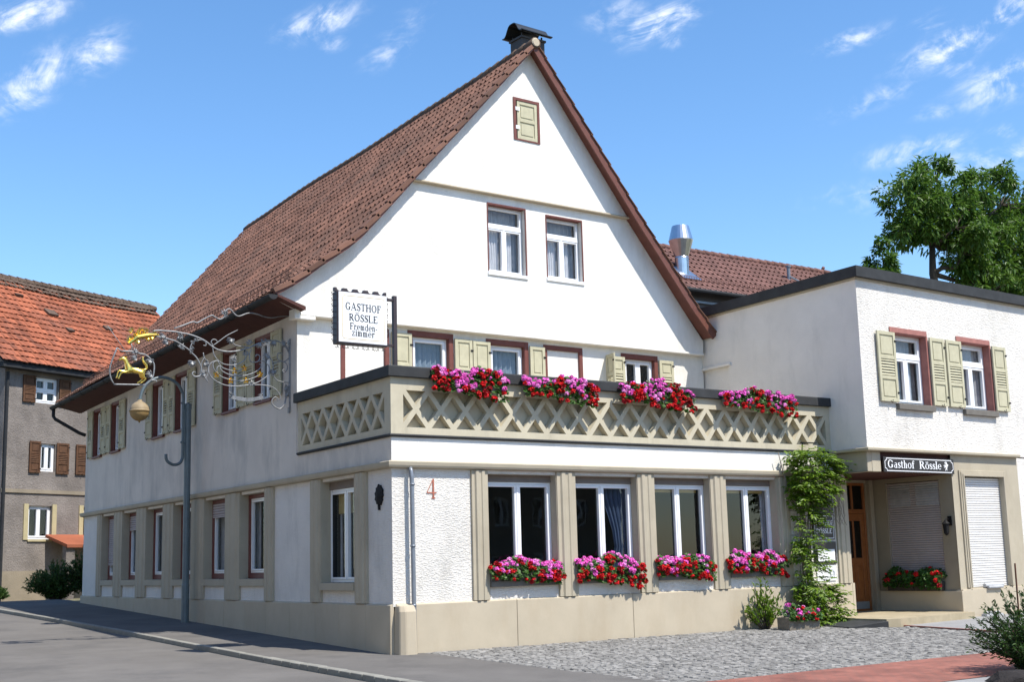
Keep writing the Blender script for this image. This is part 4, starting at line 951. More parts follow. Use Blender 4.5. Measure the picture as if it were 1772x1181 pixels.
mb = MB(); mb.face([DR.P(a+.1, .48, o-.02), DR.P(b-.1, .48, o-.02), DR.P(b-.1, d-.1, o-.02), DR.P(a+.1, d-.1, o-.02)]); mb.build('door_pane', MT['darkglass'], DO)
mb = MB(); mb.fbox(DR, a+.01, b-.01, c+.005, c+.20, o+.006, o+.012); mb.build('kick_plate', MT['kick'], DO)
mb = MB(); mb.tube([DR.P(a+.06, .32, o+.005), DR.P(a+.06, .32, o+.06), DR.P(a+.17, .32, o+.065)], .011, 6); mb.build('door_handle', MT['blackiron'], DO)
mb = MB(); mb.face([DR.P(u0+.05, 1.58, o-.02), DR.P(u1-.05, 1.58, o-.02), DR.P(u1-.05, z1-.05, o-.02), DR.P(u0+.05, z1-.05, o-.02)]); mb.build('transom_pane', MT['darkglass'], DF)
mb = MB(); mb.face([(11.6, 1.6, -.7), (14, 1.6, -.7), (14, 1.6, 2.6), (11.6, 1.6, 2.6)]); mb.build('hall', MT['interior'], ANNEX)  # near-black sheet behind the door glass, painted as the unlit hall
# entrance step
mb = MB(); zt = -.69
pl = [(10.32, -1.52), (10.62, -1.62), (13.55, -1.26), (13.60, -.95), (13.60, 1.28), (11.23, 1.28), (11.23, -.06), (10.32, -.06)]
n = len(pl); mb.face([(x, y, zt) for x, y in pl]); mb.face([(x, y, -1.1) for x, y in pl])
for i in range(n): (a, b), (c, d) = pl[i], pl[(i+1) % n]; mb.face([(a, b, -1.1), (c, d, -1.1), (c, d, zt), (a, b, zt)])
tag(mb.build('entrance_step', MT['step'], bevel=.012), 'low sandstone platform in front of the brown entrance door', 'step')
mb = MB(); mb.hexa([(9.45, -1.30, g(-1)-.02), (10.28, -1.60, g(-1.6)-.02), (10.30, -.35, g(-.3)-.02), (9.60, -.30, g(-.3)-.02), (9.45, -1.30, g(-1)+.02), (10.28, -1.60, zt-.035), (10.30, -.35, zt-.03), (9.60, -.30, g(-.3)+.02)])
tag(mb.build('door_ramp', MT['capmetal'], bevel=.006), 'dark sheet metal ramp leading up to the left end of the entrance step', 'ramp')
# corner guard stone
mb = MB(); c = Vector((.17, -.05, 0)); pr = []
zb, zt2 = g(-.2)-.1, -.03
sec = [(-.15, .06), (-.145, -.11), (-.06, -.17), (.12, -.17), (.175, -.10), (.175, .06)]
vs = [(c.x+x*1.06, c.y+y*1.1, zb) for x, y in sec]+[(c.x+x, c.y+y, zt2-.10) for x, y in sec]+[(c.x+x*.9, c.y+y*.7, zt2) for x, y in sec]; k = len(sec)
mb.faces(vs, [(i, (i+1) % k, k+(i+1) % k, k+i) for i in range(k)]+[(k+i, k+(i+1) % k, 2*k+(i+1) % k, 2*k+i) for i in range(k)]+[tuple(range(2*k, 3*k))])
tag(mb.build('guard_stone', MT['plinth'], bevel=.015), 'beige chamfered guard stone standing at the street corner beside the downpipe', 'guard stone')

# ------------------------------------------------------------------ house behind the annex
REAR = thing('rear_house', (20, 11, g(11)), 'house behind the annex with pinkish brown tiled roof and a steel vent', 'house')
mb = MB()
for q in ([(13.5, 11.3), (26.3, 11.3)], [(26.3, 11.3), (26.3, 15.2)], [(26.3, 15.2), (13.5, 15.2)], [(13.5, 15.2), (13.5, 11.3)]):
    (a, b), (c, d) = q; mb.face([(a, b, -.6), (c, d, -.6), (c, d, 9.2), (a, b, 9.2)])
mb.face([(26.3, 11.3, 9.2), (26.3, 15.2, 9.2), (26.3, 13.2, 11)]); mb.face([(13.5, 11.3, 9.2), (13.5, 15.2, 9.2), (13.5, 13.2, 11)])
mb.build('wall', MT['rearwall'], REAR)
mb = MB(); mb.box(13.5, 26.3, 11.22, 11.29, 8.2, 8.32); mb.box(13.5, 26.3, 11.2, 11.29, 8.65, 8.72); mb.build('wall_batten', MT['zinc'], REAR)
def surf_rear(s, x): 
    dy, dz = 2.3, 1.93; L_ = math.hypot(dy, dz); return Vector((x, 10.95+dy*s/L_, 9.03+dz*s/L_)), Vector((0, -dz/L_, dy/L_))
mb = MB(); tile_field(mb, surf_rear, 3.0, lambda s: 13.2, lambda s: 26.6, .33, .23, .04, .04); RR = mb.build('roof', MT['tilerear'], REAR)
mb = MB(); mb.face([(13.2, 10.95, 9.0), (26.6, 10.95, 9.0), (26.6, 13.25, 10.93), (13.2, 13.25, 10.93)]); mb.face([(13.2, 13.25, 10.95), (26.6, 13.25, 10.95), (26.6, 15.6, 8.97), (13.2, 15.6, 8.97)]); mb.build('roof_boarding', MT['soffit'], RR)
mb = MB(); x = 13.2
while x < 26.5: mb.tube([(x, 13.25, 10.99), (x+.42, 13.25, 10.975)], [.125, .11], 8); x += .38
mb.tube([(26.55, 13.25, 11.1), (26.62, 13.25, 11.18)], .06, 6)
mb.build('ridge_tile', MT['tilerear'], RR, smooth=True)
mb = MB(); mb.tube([(13.2, 10.9, 8.98), (26.6, 10.9, 8.98)], .07, 8); mb.build('gutter', MT['gutter'], REAR)
mb = MB()
for x in [13.4+.11*i for i in range(118)]:
    p, nn = surf_rear(.45, x); mb.tube([p+nn*.04, p+Vector((0, 0, .2))], .008, 4, False)
for e in (.1, .2): mb.tube([surf_rear(.45, 13.4)[0]+Vector((0, 0, e)), surf_rear(.45, 26.3)[0]+Vector((0, 0, e))], .01, 4)
mb.build('snow_guard', MT['tilerear'], RR)
p, nn = surf_rear(1.05, 17.95); mb = MB()
mb.lathe(p, [(.22, -.25), (.22, .50), (.235, .51), (.22, .55), (.40, 1.08), (.405, 1.10), (.28, 1.58), (.265, 1.58), (.265, 1.5), (0, 1.5)], 24)
V_ = mb.build('roof_vent', MT['stainless'], RR, smooth=False)
mb = MB(); q = lambda s, x, e: surf_rear(s, x)[0]+nn*e
mb.hexa([q(.55, 17.6, .07), q(.55, 18.4, .07), q(1.3, 18.25, .07), q(1.3, 17.6, .07), q(.55, 17.6, .09), q(.55, 18.4, .09), q(1.3, 18.25, .10), q(1.3, 17.6, .10)]); mb.build('vent_flashing', MT['stainless'], V_)
p, nn = surf_rear(1.75, 23.6); mb = MB(); mb.tube([p, p+Vector((0, 0, .5))], .06, 8); mb.tube([p+Vector((0, 0, .5)), p+Vector((0, 0, .56))], .09, 8); mb.tube([p+Vector((.0, -.05, .15)), p+Vector((.35, -.35, -.12))], .035, 6); mb.build('soil_vent_pipe', MT['zinc'], RR)

# ------------------------------------------------------------------ old house down the street
OLD = thing('old_house', (1.4, 30, g(30)), 'old grey plastered house with orange tiled roof and brown shutters beyond the guesthouse', 'house')
c24, s24 = math.cos(R(24)), math.sin(R(24)); OF = Fr((1.4, 30), (c24, s24), (s24, -c24)); OL0, OL1 = .28, 11.5
ow = [(1.64, 2.70, 6.90, 7.86), (1.96, 2.66, 4.37, 5.40), (4.15, 4.9, 4.37, 5.40), (1.50, 2.58, 1.88, 3.10), (4.05, 5.1, 1.88, 3.10)]
mb = MB(); mb.poly(OF, rect(OL0, OL1, -.5, 8.4), [rect(*w) for w in ow], 0, .22)
D_ = 8.0
for u in (OL0, OL1): mb.face([OF.P(u, -.5, 0), OF.P(u, -.5, -D_), OF.P(u, 8.4, -D_), OF.P(u, 12.3, -D_/2), OF.P(u, 8.4, 0)])
mb.face([OF.P(OL0, -.5, -D_), OF.P(OL1, -.5, -D_), OF.P(OL1, 8.4, -D_), OF.P(OL0, 8.4, -D_)])
mb.build('wall', MT['oldplaster'], OLD)
mb = MB(); mb.fbox(OF, OL0+.001, OL1, -.5, .75, -.05, .03); mb.build('base_render', MT['oldsand'], OLD)
mb = MB(); mb.fbox(OF, OL0, OL1, 3.55, 3.68, -.05, .05); mb.build('string_course', MT['oldsand'], OLD)
for i, (a, b, c, d) in enumerate(ow):
    window(OLD, OF, a, b, c, d, .10, 'cross' if i == 0 else 'casement2', 'white', 'dark', 120+i, .07, .06)
    if i >= 3:
        mb = MB(); mb.fbox(OF, a-.2, a, c-.02, d+.06, .002, .04); mb.fbox(OF, b, b+.2, c-.02, d+.06, .002, .04); mb.fbox(OF, a, b, c-.08, c, .002, .05); mb.build('window_surround', MT['cream'], OLD)
for a, b, c, d in ((1.06, 1.62, 6.88, 7.88), (2.72, 3.26, 6.88, 7.88), (1.44, 1.94, 4.30, 5.46), (2.68, 3.26, 4.30, 5.46), (3.60, 4.13, 4.32, 5.46)):
    shutter(OLD, OF, a, b, c, d, .03, 'mid', 'oldwood')
shutter(OLD, OF, 4.06, 4.6, 1.9, 3.1, .05, 'two', 'oldwood')
def surf_old(s, u):
    do, dz = 4.35, 4.15; L_ = math.hypot(do, dz); p = OF.P(u, 8.25+dz*s/L_+.05*math.sin(u*.7)*s/L_, .45-do*s/L_); return p, Vector((s24*dz/L_, -c24*dz/L_, do/L_))
mb = MB(); tile_field(mb, surf_old, 5.75, lambda s: OL0-.5, lambda s: OL1-.35*s/6, .36, .22, .05, .02, stagger=True, wig=.012); OR_ = mb.build('roof', MT['tileorange'], OLD)
mb = MB(); mb.face([OF.P(OL0-.5, 8.2, .45), OF.P(OL1, 8.2, .45), OF.P(OL1-.4, 12.35, -3.9), OF.P(OL0-.5, 12.35, -3.9)]); mb.face([OF.P(OL0-.5, 8.2, -8.4), OF.P(OL1, 8.2, -8.4), OF.P(OL1-.4, 12.4, -3.9), OF.P(OL0-.5, 12.4, -3.9)]); mb.fbox(OF, OL0-.4, OL1, 8.02, 8.2, -.02, .40); mb.build('eave_board', MT['gutter'], OR_)
mb = MB()
def surf_top(s, u): p, nn = surf_old(5.3+s, u); return p, nn
tile_field(mb, surf_top, .62, lambda s: OL0-.5, lambda s: OL1-.40, .31, .22, .09, .03, wig=.03)
for i in range(29): u = OL0-.5+i*.4; mb.tube([OF.P(u, 12.42, -3.92), OF.P(u+.43, 12.40, -3.92)], [.15, .13], 7)
mb.build('mossy_ridge', MT['moss'], OR_)
for s, u, w, h in ((3.6, 3.9, .5, .4), (3.3, 6.7, .35, .3), (4.6, 2.9, .35, .15), (2.6, 4.3, .3, .25)):
    p, nn = surf_old(s, u); q, n2 = surf_old(s+h, u+w); r2, _ = surf_old(s, u+w); r3, _ = surf_old(s+h, u)
    mb = MB(); mb.hexa([p+nn*.02, r2+nn*.02, q+nn*.02, r3+nn*.02, p+nn*.14, r2+nn*.14, q+nn*.09, r3+nn*.09]); mb.build('skylight', MT['moss'], OR_)
mb = MB(); mb.tube([OF.P(OL0+.06, -.3, .08), OF.P(OL0+.06, 7.9, .08)], .06, 8); mb.build('downpipe', MT['gutter'], OLD)
mb = MB()   # lean-to porch
mb.hexa([OF.P(2.3, 1.55, 1.2), OF.P(5.5, 1.55, 1.2), OF.P(5.5, 1.95, .02), OF.P(2.3, 1.95, .02), OF.P(2.3, 1.66, 1.2), OF.P(5.5, 1.66, 1.2), OF.P(5.5, 2.06, .02), OF.P(2.3, 2.06, .02)])
PO = mb.build('porch_roof', MT['tileorange'], OLD)
for a, b in ((2.35, 2.75), (5.0, 5.2)): mb = MB(); mb.fbox(OF, a, b, -.4, 1.6, .9, 1.1); mb.build('porch_post', MT['oldplaster'], PO)

# ------------------------------------------------------------------ unseen houses added opposite: block low sky light, reflect in the window panes
def unseen_house(name, F, u0, u1, zb, ze, depth, ridge, wall, roofm, label, step=2.6):
    root = thing(name, F.P((u0+u1)/2, zb, 0), label, 'house')
    H = []; u = u0+1.0
    while u+1.0 < u1:
        for z in (zb+1.1, zb+4.0):
            if z+1.5 < ze-.3: H.append(rect(u, u+1.0, z, z+1.45))
        u += step
    mb = MB(); mb.poly(F, rect(u0, u1, zb-1, ze), H, 0, .18)
    for q in (u0, u1): mb.face([F.P(q, zb-1, 0), F.P(q, zb-1, -depth), F.P(q, ze, -depth), F.P(q, ridge, -depth/2), F.P(q, ze, 0)])
    mb.face([F.P(u0, zb-1, -depth), F.P(u1, zb-1, -depth), F.P(u1, ze, -depth), F.P(u0, ze, -depth)]); mb.build('wall', MT[wall], root)
    for h in H: window(root, F, h[0][0], h[1][0], h[0][1], h[2][1], .12, 'casement2', 'white', None, 1, .06, .05)
    mb = MB(); mb.hexa([F.P(u0-.3, ze-.3, .5), F.P(u1+.3, ze-.3, .5), F.P(u1+.3, ridge, -depth/2), F.P(u0-.3, ridge, -depth/2), F.P(u0-.3, ze-.15, .5), F.P(u1+.3, ze-.15, .5), F.P(u1+.3, ridge+.15, -depth/2), F.P(u0-.3, ridge+.15, -depth/2)])
    mb.hexa([F.P(u0-.3, ze-.3, -depth-.5), F.P(u1+.3, ze-.3, -depth-.5), F.P(u1+.3, ridge, -depth/2-.01), F.P(u0-.3, ridge, -depth/2-.01), F.P(u0-.3, ze-.15, -depth-.5), F.P(u1+.3, ze-.15, -depth-.5), F.P(u1+.3, ridge+.15, -depth/2-.01), F.P(u0-.3, ridge+.15, -depth/2-.01)]); mb.build('roof', MT[roofm], root); return root
WF = Fr((-13.4, 0), (0, 1), (1, 0)); SFc = Fr((0, -36), (1, 0), (0, 1))
unseen_house('house', WF, -9, 5, -1, 7.4, 9, 12, 'warmbounce', 'tile', 'added unseen cream house across the street, nearest the forecourt')
unseen_house('house', WF, 6.5, 21, -.5, 8.2, 9, 13, 'warmbounce', 'tile', 'added unseen cream house across the street, opposite the six tall windows')
unseen_house('house', SFc, -3, 14, -1.6, 6.6, 9, 11, 'oldplaster', 'tile', 'added unseen grey house across the forecourt behind the photographer')
unseen_house('house', SFc, 16, 36, -1.6, 7.0, 9, 12, 'oldsand', 'tile', 'added unseen long sand coloured house across the forecourt opposite the annex')
# ------------------------------------------------------------------ signs
SIGN = thing('hanging_sign', (.22, .25, 3.9), 'white illuminated box sign in a dark frame hanging from a post on the terrace corner', 'sign')
SF = Fr((0, .25), (1, 0), (0, -1))
mb = MB(); su0, su1, sz0, sz1 = -.90, .045, 4.22, 5.10
mb.fbox(SF, su0, su1, sz0, sz1, -.085, .085)
CA = mb.build('sign_case', MT['signedge'], SIGN, bevel=.012)
mb = MB(); mb.fbox(SF, su0+.022, su1-.012, sz0+.03, sz1-.012, .0855, .094); mb.fbox(SF, su0+.022, su1-.012, sz0+.03, sz1-.012, -.094, -.0855)
FA = mb.build('sign_face', MT['signwhite'], CA, bevel=.004)
mb = MB(); a, b, c, d, w, r = su0+.085, su1-.06, sz0+.085, sz1-.065, .009, .05; o = .0965
for x0, x1, y0, y1 in ((a+r, b-r, c, c+w), (a+r, b-r, d-w, d), (a, a+w, c+r, d-r), (b-w, b, c+r, d-r)): mb.face([SF.P(x0, y0, o), SF.P(x1, y0, o), SF.P(x1, y1, o), SF.P(x0, y1, o)])
for cx, cy, a0 in ((a+r, c+r, 180), (b-r, c+r, 270), (b-r, d-r, 0), (a+r, d-r, 90)):
    for q in _ring(cx, cy, r, r, w, w, a0, a0+90, 6): mb.face([SF.P(x, y, o) for x, y in q])
mb.build('gold_line', MT['signline'], CA)
mb = MB(); o = .0965
text(mb, SF, 'GASTHOF', -.755, -.075, 4.795, .125, o, -.012); text(mb, SF, 'RÖSSLE', -.69, -.14, 4.615, .12, o, -.01); text(mb, SF, 'Fremden-', -.675, -.15, 4.47, .115, o, -.01); text(mb, SF, 'zimmer', -.64, -.20, 4.365, .115, o, -.008)
mb.build('lettering', MT['ink'], CA)
mb = MB(); mb.box(.20, .27, .215, .285, 3.3, 5.13); mb.box(.045, .20, .225, .275, 5.03, 5.075); mb.box(.045, .20, .225, .275, 4.245, 4.29)
mb.build('post', MT['signedge'], SIGN, bevel=.005)
mb = MB()       # scalloped crest on top, little hooks round the other edges
n = 5; w = (su1-su0+.04)/n
for i in range(n):
    x0 = su0-.02+i*w; q = [(x0, 5.102), (x0+w, 5.102)]
    up_ = [(x0+w-.0, 5.165)]+[(x0+w*.5+w*.30*math.cos(t), 5.165-.052*math.sin(t)) for t in [math.pi*k/8 for k in range(9)]]+[(x0, 5.165)]
    pts = q+up_; mb.faces([SF.P(x, z, .03) for x, z in pts]+[SF.P(x, z, -.03) for x, z in pts], [tuple(range(len(pts))), tuple(range(len(pts), 2*len(pts)))]+[(k, (k+1) % len(pts), len(pts)+(k+1) % len(pts), len(pts)+k) for k in range(len(pts))])
mb.build('sign_crest', MT['signedge'], CA)
def hook(p, d, s):
    mb = MB(); p, d, s = Vector(p), Vector(d), Vector(s)
    mb.tube([p, p+d*.03, p+d*.055+s*.012, p+d*.06+s*.032, p+d*.045+s*.04], .006, 5)
    mb.tube([p+d*.03, p+d*.05-s*.015, p+d*.062-s*.022], .005, 5); mb.build('sign_scroll', MT['signedge'], CA, weld=True)
for i in range(9):
    z = lerp(4.27, 5.05, i/8); hook(SF.P(su0, z, 0), (-1, 0, 0), (0, 0, 1)); hook(SF.P(su1, z, 0), (1, 0, 0), (0, 0, 1))
for i in range(10): x = lerp(su0+.05, su1-.04, i/9); hook(SF.P(x, sz0, 0), (0, 0, -1), (1 if i % 2 else -1, 0, 0))

ES = thing('entrance_sign', (12.4, -1.1, 2.25), 'black board with white lettering and a small white horse hung over the entrance recess', 'sign')
mb = MB(); mb.fbox(AF, 11.18, 13.66, 2.255, 2.575, .002, .035); ESB = mb.build('board', MT['signblack'], ES, bevel=.004)
mb = MB(); a, b, c, d, w, o, k = 11.22, 13.62, 2.285, 2.545, .016, .0375, .06
ol = [(a+k, c), (b-k, c), (b-k, c+k*.6), (b, c+k), (b, d-k), (b-k, d-k*.6), (b-k, d), (a+k, d), (a+k, d-k*.6), (a, d-k), (a, c+k), (a+k, c+k*.6)]
for (x0, y0), (x1, y1) in zip(ol, ol[1:]+ol[:1]):
    for q in _path([(x0, y0), (x1, y1)], w): mb.face([AF.P(x, y, o+.0002*(len(mb.f) % 5)) for x, y in q])
mb.build('border_line', MT['letter'], ESB)
mb = MB(); text(mb, AF, 'Gasthof', 11.31, 12.23, 2.345, .165, .0375); text(mb, AF, 'Rössle', 12.40, 13.20, 2.345, .165, .0375); mb.build('lettering', MT['letter'], ESB)
mb = MB()   # rearing horse
hp = [(.30, .02), (.36, .02), (.34, .12), (.42, .20), (.50, .06), (.56, .06), (.52, .20), (.56, .36), (.62, .52), (.74, .62), (.70, .70), (.58, .74), (.54, .92), (.44, 1.0), (.36, .96), (.22, .86), (.24, .80), (.38, .80), (.40, .66), (.30, .62), (.18, .66), (.08, .56), (.14, .52), (.22, .56), (.34, .50), (.20, .46), (.12, .36), (.18, .34), (.26, .40), (.36, .38), (.38, .28), (.28, .14)]
tr = tessellate_polygon([[Vector((x, y, 0)) for x, y in hp]])
mb.faces([AF.P(13.25+x*.27, 2.315+z*.205, .0385) for x, z in hp], tr); mb.build('horse_emblem', MT['letter'], ESB)

WB = thing('wall_board', (10.4, -.1, .4), 'black notice board with white lettering and paper notices behind the climbing vine', 'sign')
mb = MB(); mb.fbox(FR, 10.05, 10.70, .90, 1.42, .012, .04); mb.fbox(FR, 10.05, 10.72, .40, .86, .012, .035); mb.fbox(FR, 10.06, 10.71, 1.44, 1.80, .012, .035); BD = mb.build('board', MT['signblack'], WB, bevel=.004)
mb = MB(); text(mb, FR, 'GASTHOF', 10.09, 10.66, 1.20, .10, .0425); text(mb, FR, 'RÖSSLE', 10.13, 10.62, 1.03, .10, .0425)
for x0, x1, y0, y1 in ((10.08, 10.67, .925, .937), (10.08, 10.67, 1.385, 1.397), (10.655, 10.667, .94, 1.38), (10.08, 10.092, .94, 1.38)): mb.face([FR.P(x0, y0, .0425), FR.P(x1, y0, .0425), FR.P(x1, y1, .0425), FR.P(x0, y1, .0425)])
mb.build('lettering', MT['letter'], BD)
mb = MB(); mb.fbox(FR, 10.10, 10.68, .06, .37, .012, .02); mb.fbox(FR, 10.14, 10.66, .46, .70, .036, .04); mb.build('notice', MT['letter'], WB)
mb = MB()
for cx, cy, r in ((10.56, .20, .08), (10.56, .20, .055)):
    for q in _ring(cx, cy, r, r*1.1, .008, .008, 0, 360, 18): mb.face([FR.P(x, y, .0225+.0003*(len(mb.f) % 3)) for x, y in q])
for x in (10.50, 10.60): mb.face([FR.P(x, .17, .023), FR.P(x+.02, .17, .0232), FR.P(x+.02, .25, .0232), FR.P(x, .25, .023)])
mb.build('notice_print', MT['zinc'], WB)

# black leaf shaped plaque on the street corner
mb = MB(); pts = [(-.02, 0), (.02, 0), (.02, .10), (.06, .08), (.09, .13), (.12, .16), (.10, .20), (.14, .23), (.12, .28), (.13, .33), (.09, .36), (.06, .41), (.02, .39), (-.01, .43), (-.05, .38), (-.09, .37), (-.09, .32), (-.13, .28), (-.11, .23), (-.13, .18), (-.09, .15), (-.07, .10), (-.02, .10)]
tr = tessellate_polygon([[Vector((x, y, 0)) for x, y in pts]]); n = len(pts)
mb.faces([ST.P(.43-x*1.1, 1.52+z, .03) for x, z in pts]+[ST.P(.43-x*1.1, 1.52+z, .003) for x, z in pts]+[ST.P(.43, 1.74, .055)], [(i, (i+1) % n, n+(i+1) % n, n+i) for i in range(n)]+[(i, (i+1) % n, 2*n) for i in range(n)])
tag(mb.build('leaf_plaque', MT['blackiron']), 'black leaf shaped metal plaque on the street wall near the corner', 'plaque')

# wrought-iron inn sign, hung square to the street wall
IRON = {
 'c1': [[2.27, 5.04], [2.1, 5.11], [1.92, 5.19], [1.83, 5.18], [1.72, 5.25], [1.56, 5.34], [1.5, 5.32], [1.4, 5.28], [1.31, 5.33], [1.29, 5.42], [1.24, 5.49], [1.18, 5.48], [1.09, 5.39], [1.01, 5.37], [0.87, 5.43], [0.76, 5.45], [0.62, 5.43], [0.51, 5.4], [0.35, 5.39], [0.18, 5.43], [-0.07, 5.46]],
 'c2': [[2.66, 4.96], [2.56, 4.98], [2.43, 4.98], [2.26, 4.98], [2.1, 4.96], [2.07, 4.96], [1.95, 4.94], [1.81, 4.9], [1.67, 4.84], [1.54, 4.75], [1.41, 4.69], [1.23, 4.67], [1.03, 4.7], [0.82, 4.77], [0.7, 4.83], [0.57, 4.89], [0.41, 4.93], [0.24, 4.94], [0.11, 4.88], [0.02, 4.77], [-0.01, 4.63], [-0.01, 4.15], [0.06, 3.83], [0.09, 3.72], [0.17, 3.63], [0.25, 3.64], [0.34, 3.71], [0.34, 3.79], [0.28, 3.85], [0.22, 3.81], [0.23, 3.78]],
 'c3': [[2.62, 4.87], [2.46, 4.85], [2.36, 4.83], [2.21, 4.79], [1.99, 4.66], [1.94, 4.61], [1.84, 4.52], [1.77, 4.4], [1.74, 4.29], [1.76, 4.19], [1.84, 4.16], [1.9, 4.18], [1.91, 4.23], [1.87, 4.25], [1.85, 4.23]],
 'c4': [[-0.06, 4.9], [-0.05, 3.65]],
 'c5': [[1.53, 4.77], [1.51, 4.62], [1.43, 4.5], [1.31, 4.43], [1.14, 4.42], [1.0, 4.46], [0.9, 4.53], [0.86, 4.62]],
 'c6': [[1.43, 4.48], [1.35, 4.37], [1.2, 4.32], [1.06, 4.31], [0.9, 4.37]],
 'c7': [[1.38, 4.39], [1.36, 4.31], [1.22, 4.24], [1.06, 4.22], [0.86, 4.24], [0.69, 4.31], [0.58, 4.4], [0.57, 4.46], [0.61, 4.47]],
 'c8': [[1.39, 4.47], [1.47, 4.48], [1.57, 4.42], [1.6, 4.3], [1.56, 4.18], [1.44, 4.09], [1.28, 4.03], [1.1, 4.02], [0.9, 4.04], [0.77, 4.07], [0.65, 4.11], [0.53, 4.18], [0.42, 4.28], [0.4, 4.41], [0.47, 4.5], [0.55, 4.54], [0.61, 4.51]],
 'c9': [[1.39, 4.39], [1.44, 4.35], [1.43, 4.25], [1.34, 4.18], [1.18, 4.14], [1.02, 4.12], [0.86, 4.15], [0.69, 4.21], [0.59, 4.28]],
 'c10': [[1.47, 4.48], [1.52, 4.42], [1.5, 4.32], [1.44, 4.25]],
 'c11': [[0.77, 4.05], [0.61, 4.07], [0.44, 4.06], [0.32, 4.03], [0.23, 3.96], [0.17, 3.86], [0.19, 3.8]],
 'c12': [[0.41, 4.64], [0.34, 4.53], [0.32, 4.43], [0.34, 4.33], [0.28, 4.21], [0.19, 4.16], [-0.01, 4.14]],
 'c13': [[-0.01, 4.63], [0.09, 4.55], [0.19, 4.56], [0.24, 4.63], [0.22, 4.7], [0.16, 4.71], [0.13, 4.68]],
 'c14': [[0.3, 4.51], [0.17, 4.55], [0.07, 4.53], [0.03, 4.45], [0.05, 4.37], [0.11, 4.34], [0.13, 4.38], [0.09, 4.4]],
 'c15': [[0.68, 4.61], [0.66, 4.65], [0.6, 4.63], [0.6, 4.57], [0.65, 4.51], [0.76, 4.5], [0.8, 4.56], [0.8, 4.66], [0.76, 4.75]],
 'c16': [[1.52, 4.77], [1.39, 4.87], [1.25, 4.98], [1.04, 5.1]],
 'c17': [[1.52, 4.77], [1.56, 4.83], [1.53, 4.88], [1.47, 4.88], [1.44, 4.84]],
 'c18': [[1.16, 4.91], [1.11, 4.82], [0.99, 4.79], [0.82, 4.78]],
 'c19': [[1.71, 4.62], [1.69, 4.53], [1.62, 4.43], [1.61, 4.26], [1.66, 4.15], [1.73, 4.23], [1.74, 4.41], [1.69, 4.53]],
 'c20': [[1.66, 4.15], [1.63, 4.1], [1.61, 4.07]],
 'c21': [[1.91, 4.59], [1.96, 4.66], [1.94, 4.76], [1.87, 4.83], [1.75, 4.86], [1.67, 4.82], [1.66, 4.76], [1.71, 4.76]],
 'c22': [[3.31, 4.61], [3.37, 4.44], [3.42, 4.28], [3.43, 4.15], [3.4, 4.03], [3.35, 3.95]],
 'c23': [[3.35, 3.94], [3.05, 3.95], [2.77, 3.96]],
 'c24': [[3.23, 4.55], [3.02, 4.56], [2.91, 4.53], [2.79, 4.51], [2.68, 4.42], [2.63, 4.33], [2.64, 4.15], [2.69, 4.05], [2.77, 3.96]],
 'c25': [[3.31, 4.61], [3.23, 4.55]],
 'c26': [[3.06, 4.72], [3.02, 4.56]],
 'c27': [[3.49, 5.0], [3.1, 4.48]],
 'c28': [[2.69, 4.05], [2.59, 4.05], [2.58, 4.02]],
 'gold': [[1.44, 4.23], [1.16, 4.13], [0.86, 4.15], [0.58, 4.28], [1.09, 4.32], [0.9, 4.38]],
 'leaf': [[0.78, 4.84], [0.62, 4.88], [0.34, 4.93], [0.15, 4.9], [0.86, 4.62], [0.32, 4.37], [1.16, 4.93], [0.09, 4.04], [0.08, 3.92], [0.75, 4.05], [0.41, 4.64], [1.14, 4.5], [1.68, 4.44], [1.66, 4.22], [1.91, 4.45], [1.3, 5.38], [2.98, 4.52], [2.95, 4.44], [2.67, 4.16], [2.71, 4.44], [2.46, 4.91], [2.18, 4.91], [2.38, 4.78], [2.14, 4.67]],
 'banner': [[1.2, 3.84], [1.02, 3.81], [0.85, 3.79], [0.69, 3.81], [0.53, 3.84], [1.02, 3.75], [0.69, 3.75]],
 'crown': [[3.06, 4.72], [2.61, 4.88], [2.85, 4.95], [3.03, 4.94], [2.75, 4.81]],
 'horse': [[3.27, 4.39], [3.18, 4.44], [3.13, 4.44], [3.14, 4.33], [3.09, 4.22], [2.98, 4.21], [2.85, 4.22], [3.12, 4.2], [3.27, 4.18], [3.29, 4.06], [2.85, 4.12], [2.83, 4.08], [2.91, 3.99], [2.77, 4.23], [2.76, 4.3], [2.84, 4.36], [2.85, 4.44]],
}

IS = thing('wrought_iron_sign', (.22, 4.214, 4.6), 'ornate wrought iron inn sign with gilded horse reaching over the pavement', 'inn sign')
k_ = 1/math.sqrt(1+.059**2)
def IP(w, z, o=0.0): return Vector((.2186-w*k_+o*.059*k_, 4.2137+w*.059*k_+o*k_, z))
def smooth(pts, n=5):
    pts = [Vector((a, b, 0)) for a, b in pts]; out = []
    P = [pts[0]*2-pts[1]]+pts+[pts[-1]*2-pts[-2]]
    for i in range(1, len(P)-2):
        for k in range(n):
            t = k/n; p0, p1, p2, p3 = P[i-1], P[i], P[i+1], P[i+2]
            out.append(.5*((2*p1)+(-p0+p2)*t+(2*p0-5*p1+4*p2-p3)*t*t+(-p0+3*p1-3*p2+p3)*t**3))
    out.append(pts[-1]); return [(p.x, p.y) for p in out]
def iron(name, keys, r, mat='iron', parent=IS):
    for kk in keys:
        pts = smooth(IRON[kk]) if len(IRON[kk]) > 2 else IRON[kk]; m = len(pts)
        mb = MB(); mb.tube([IP(a, b) for a, b in pts], [.84*r*(1 if i < m*.8 else lerp(1, .55, (i-m*.8)/(m*.2+1))) for i in range(m)], 7)
        mb.build(name, MT[mat], parent, smooth=True)
iron('stay_rod', ['c1'], .017); iron('main_arm', ['c2'], .019); iron('lower_arm', ['c3'], .017)
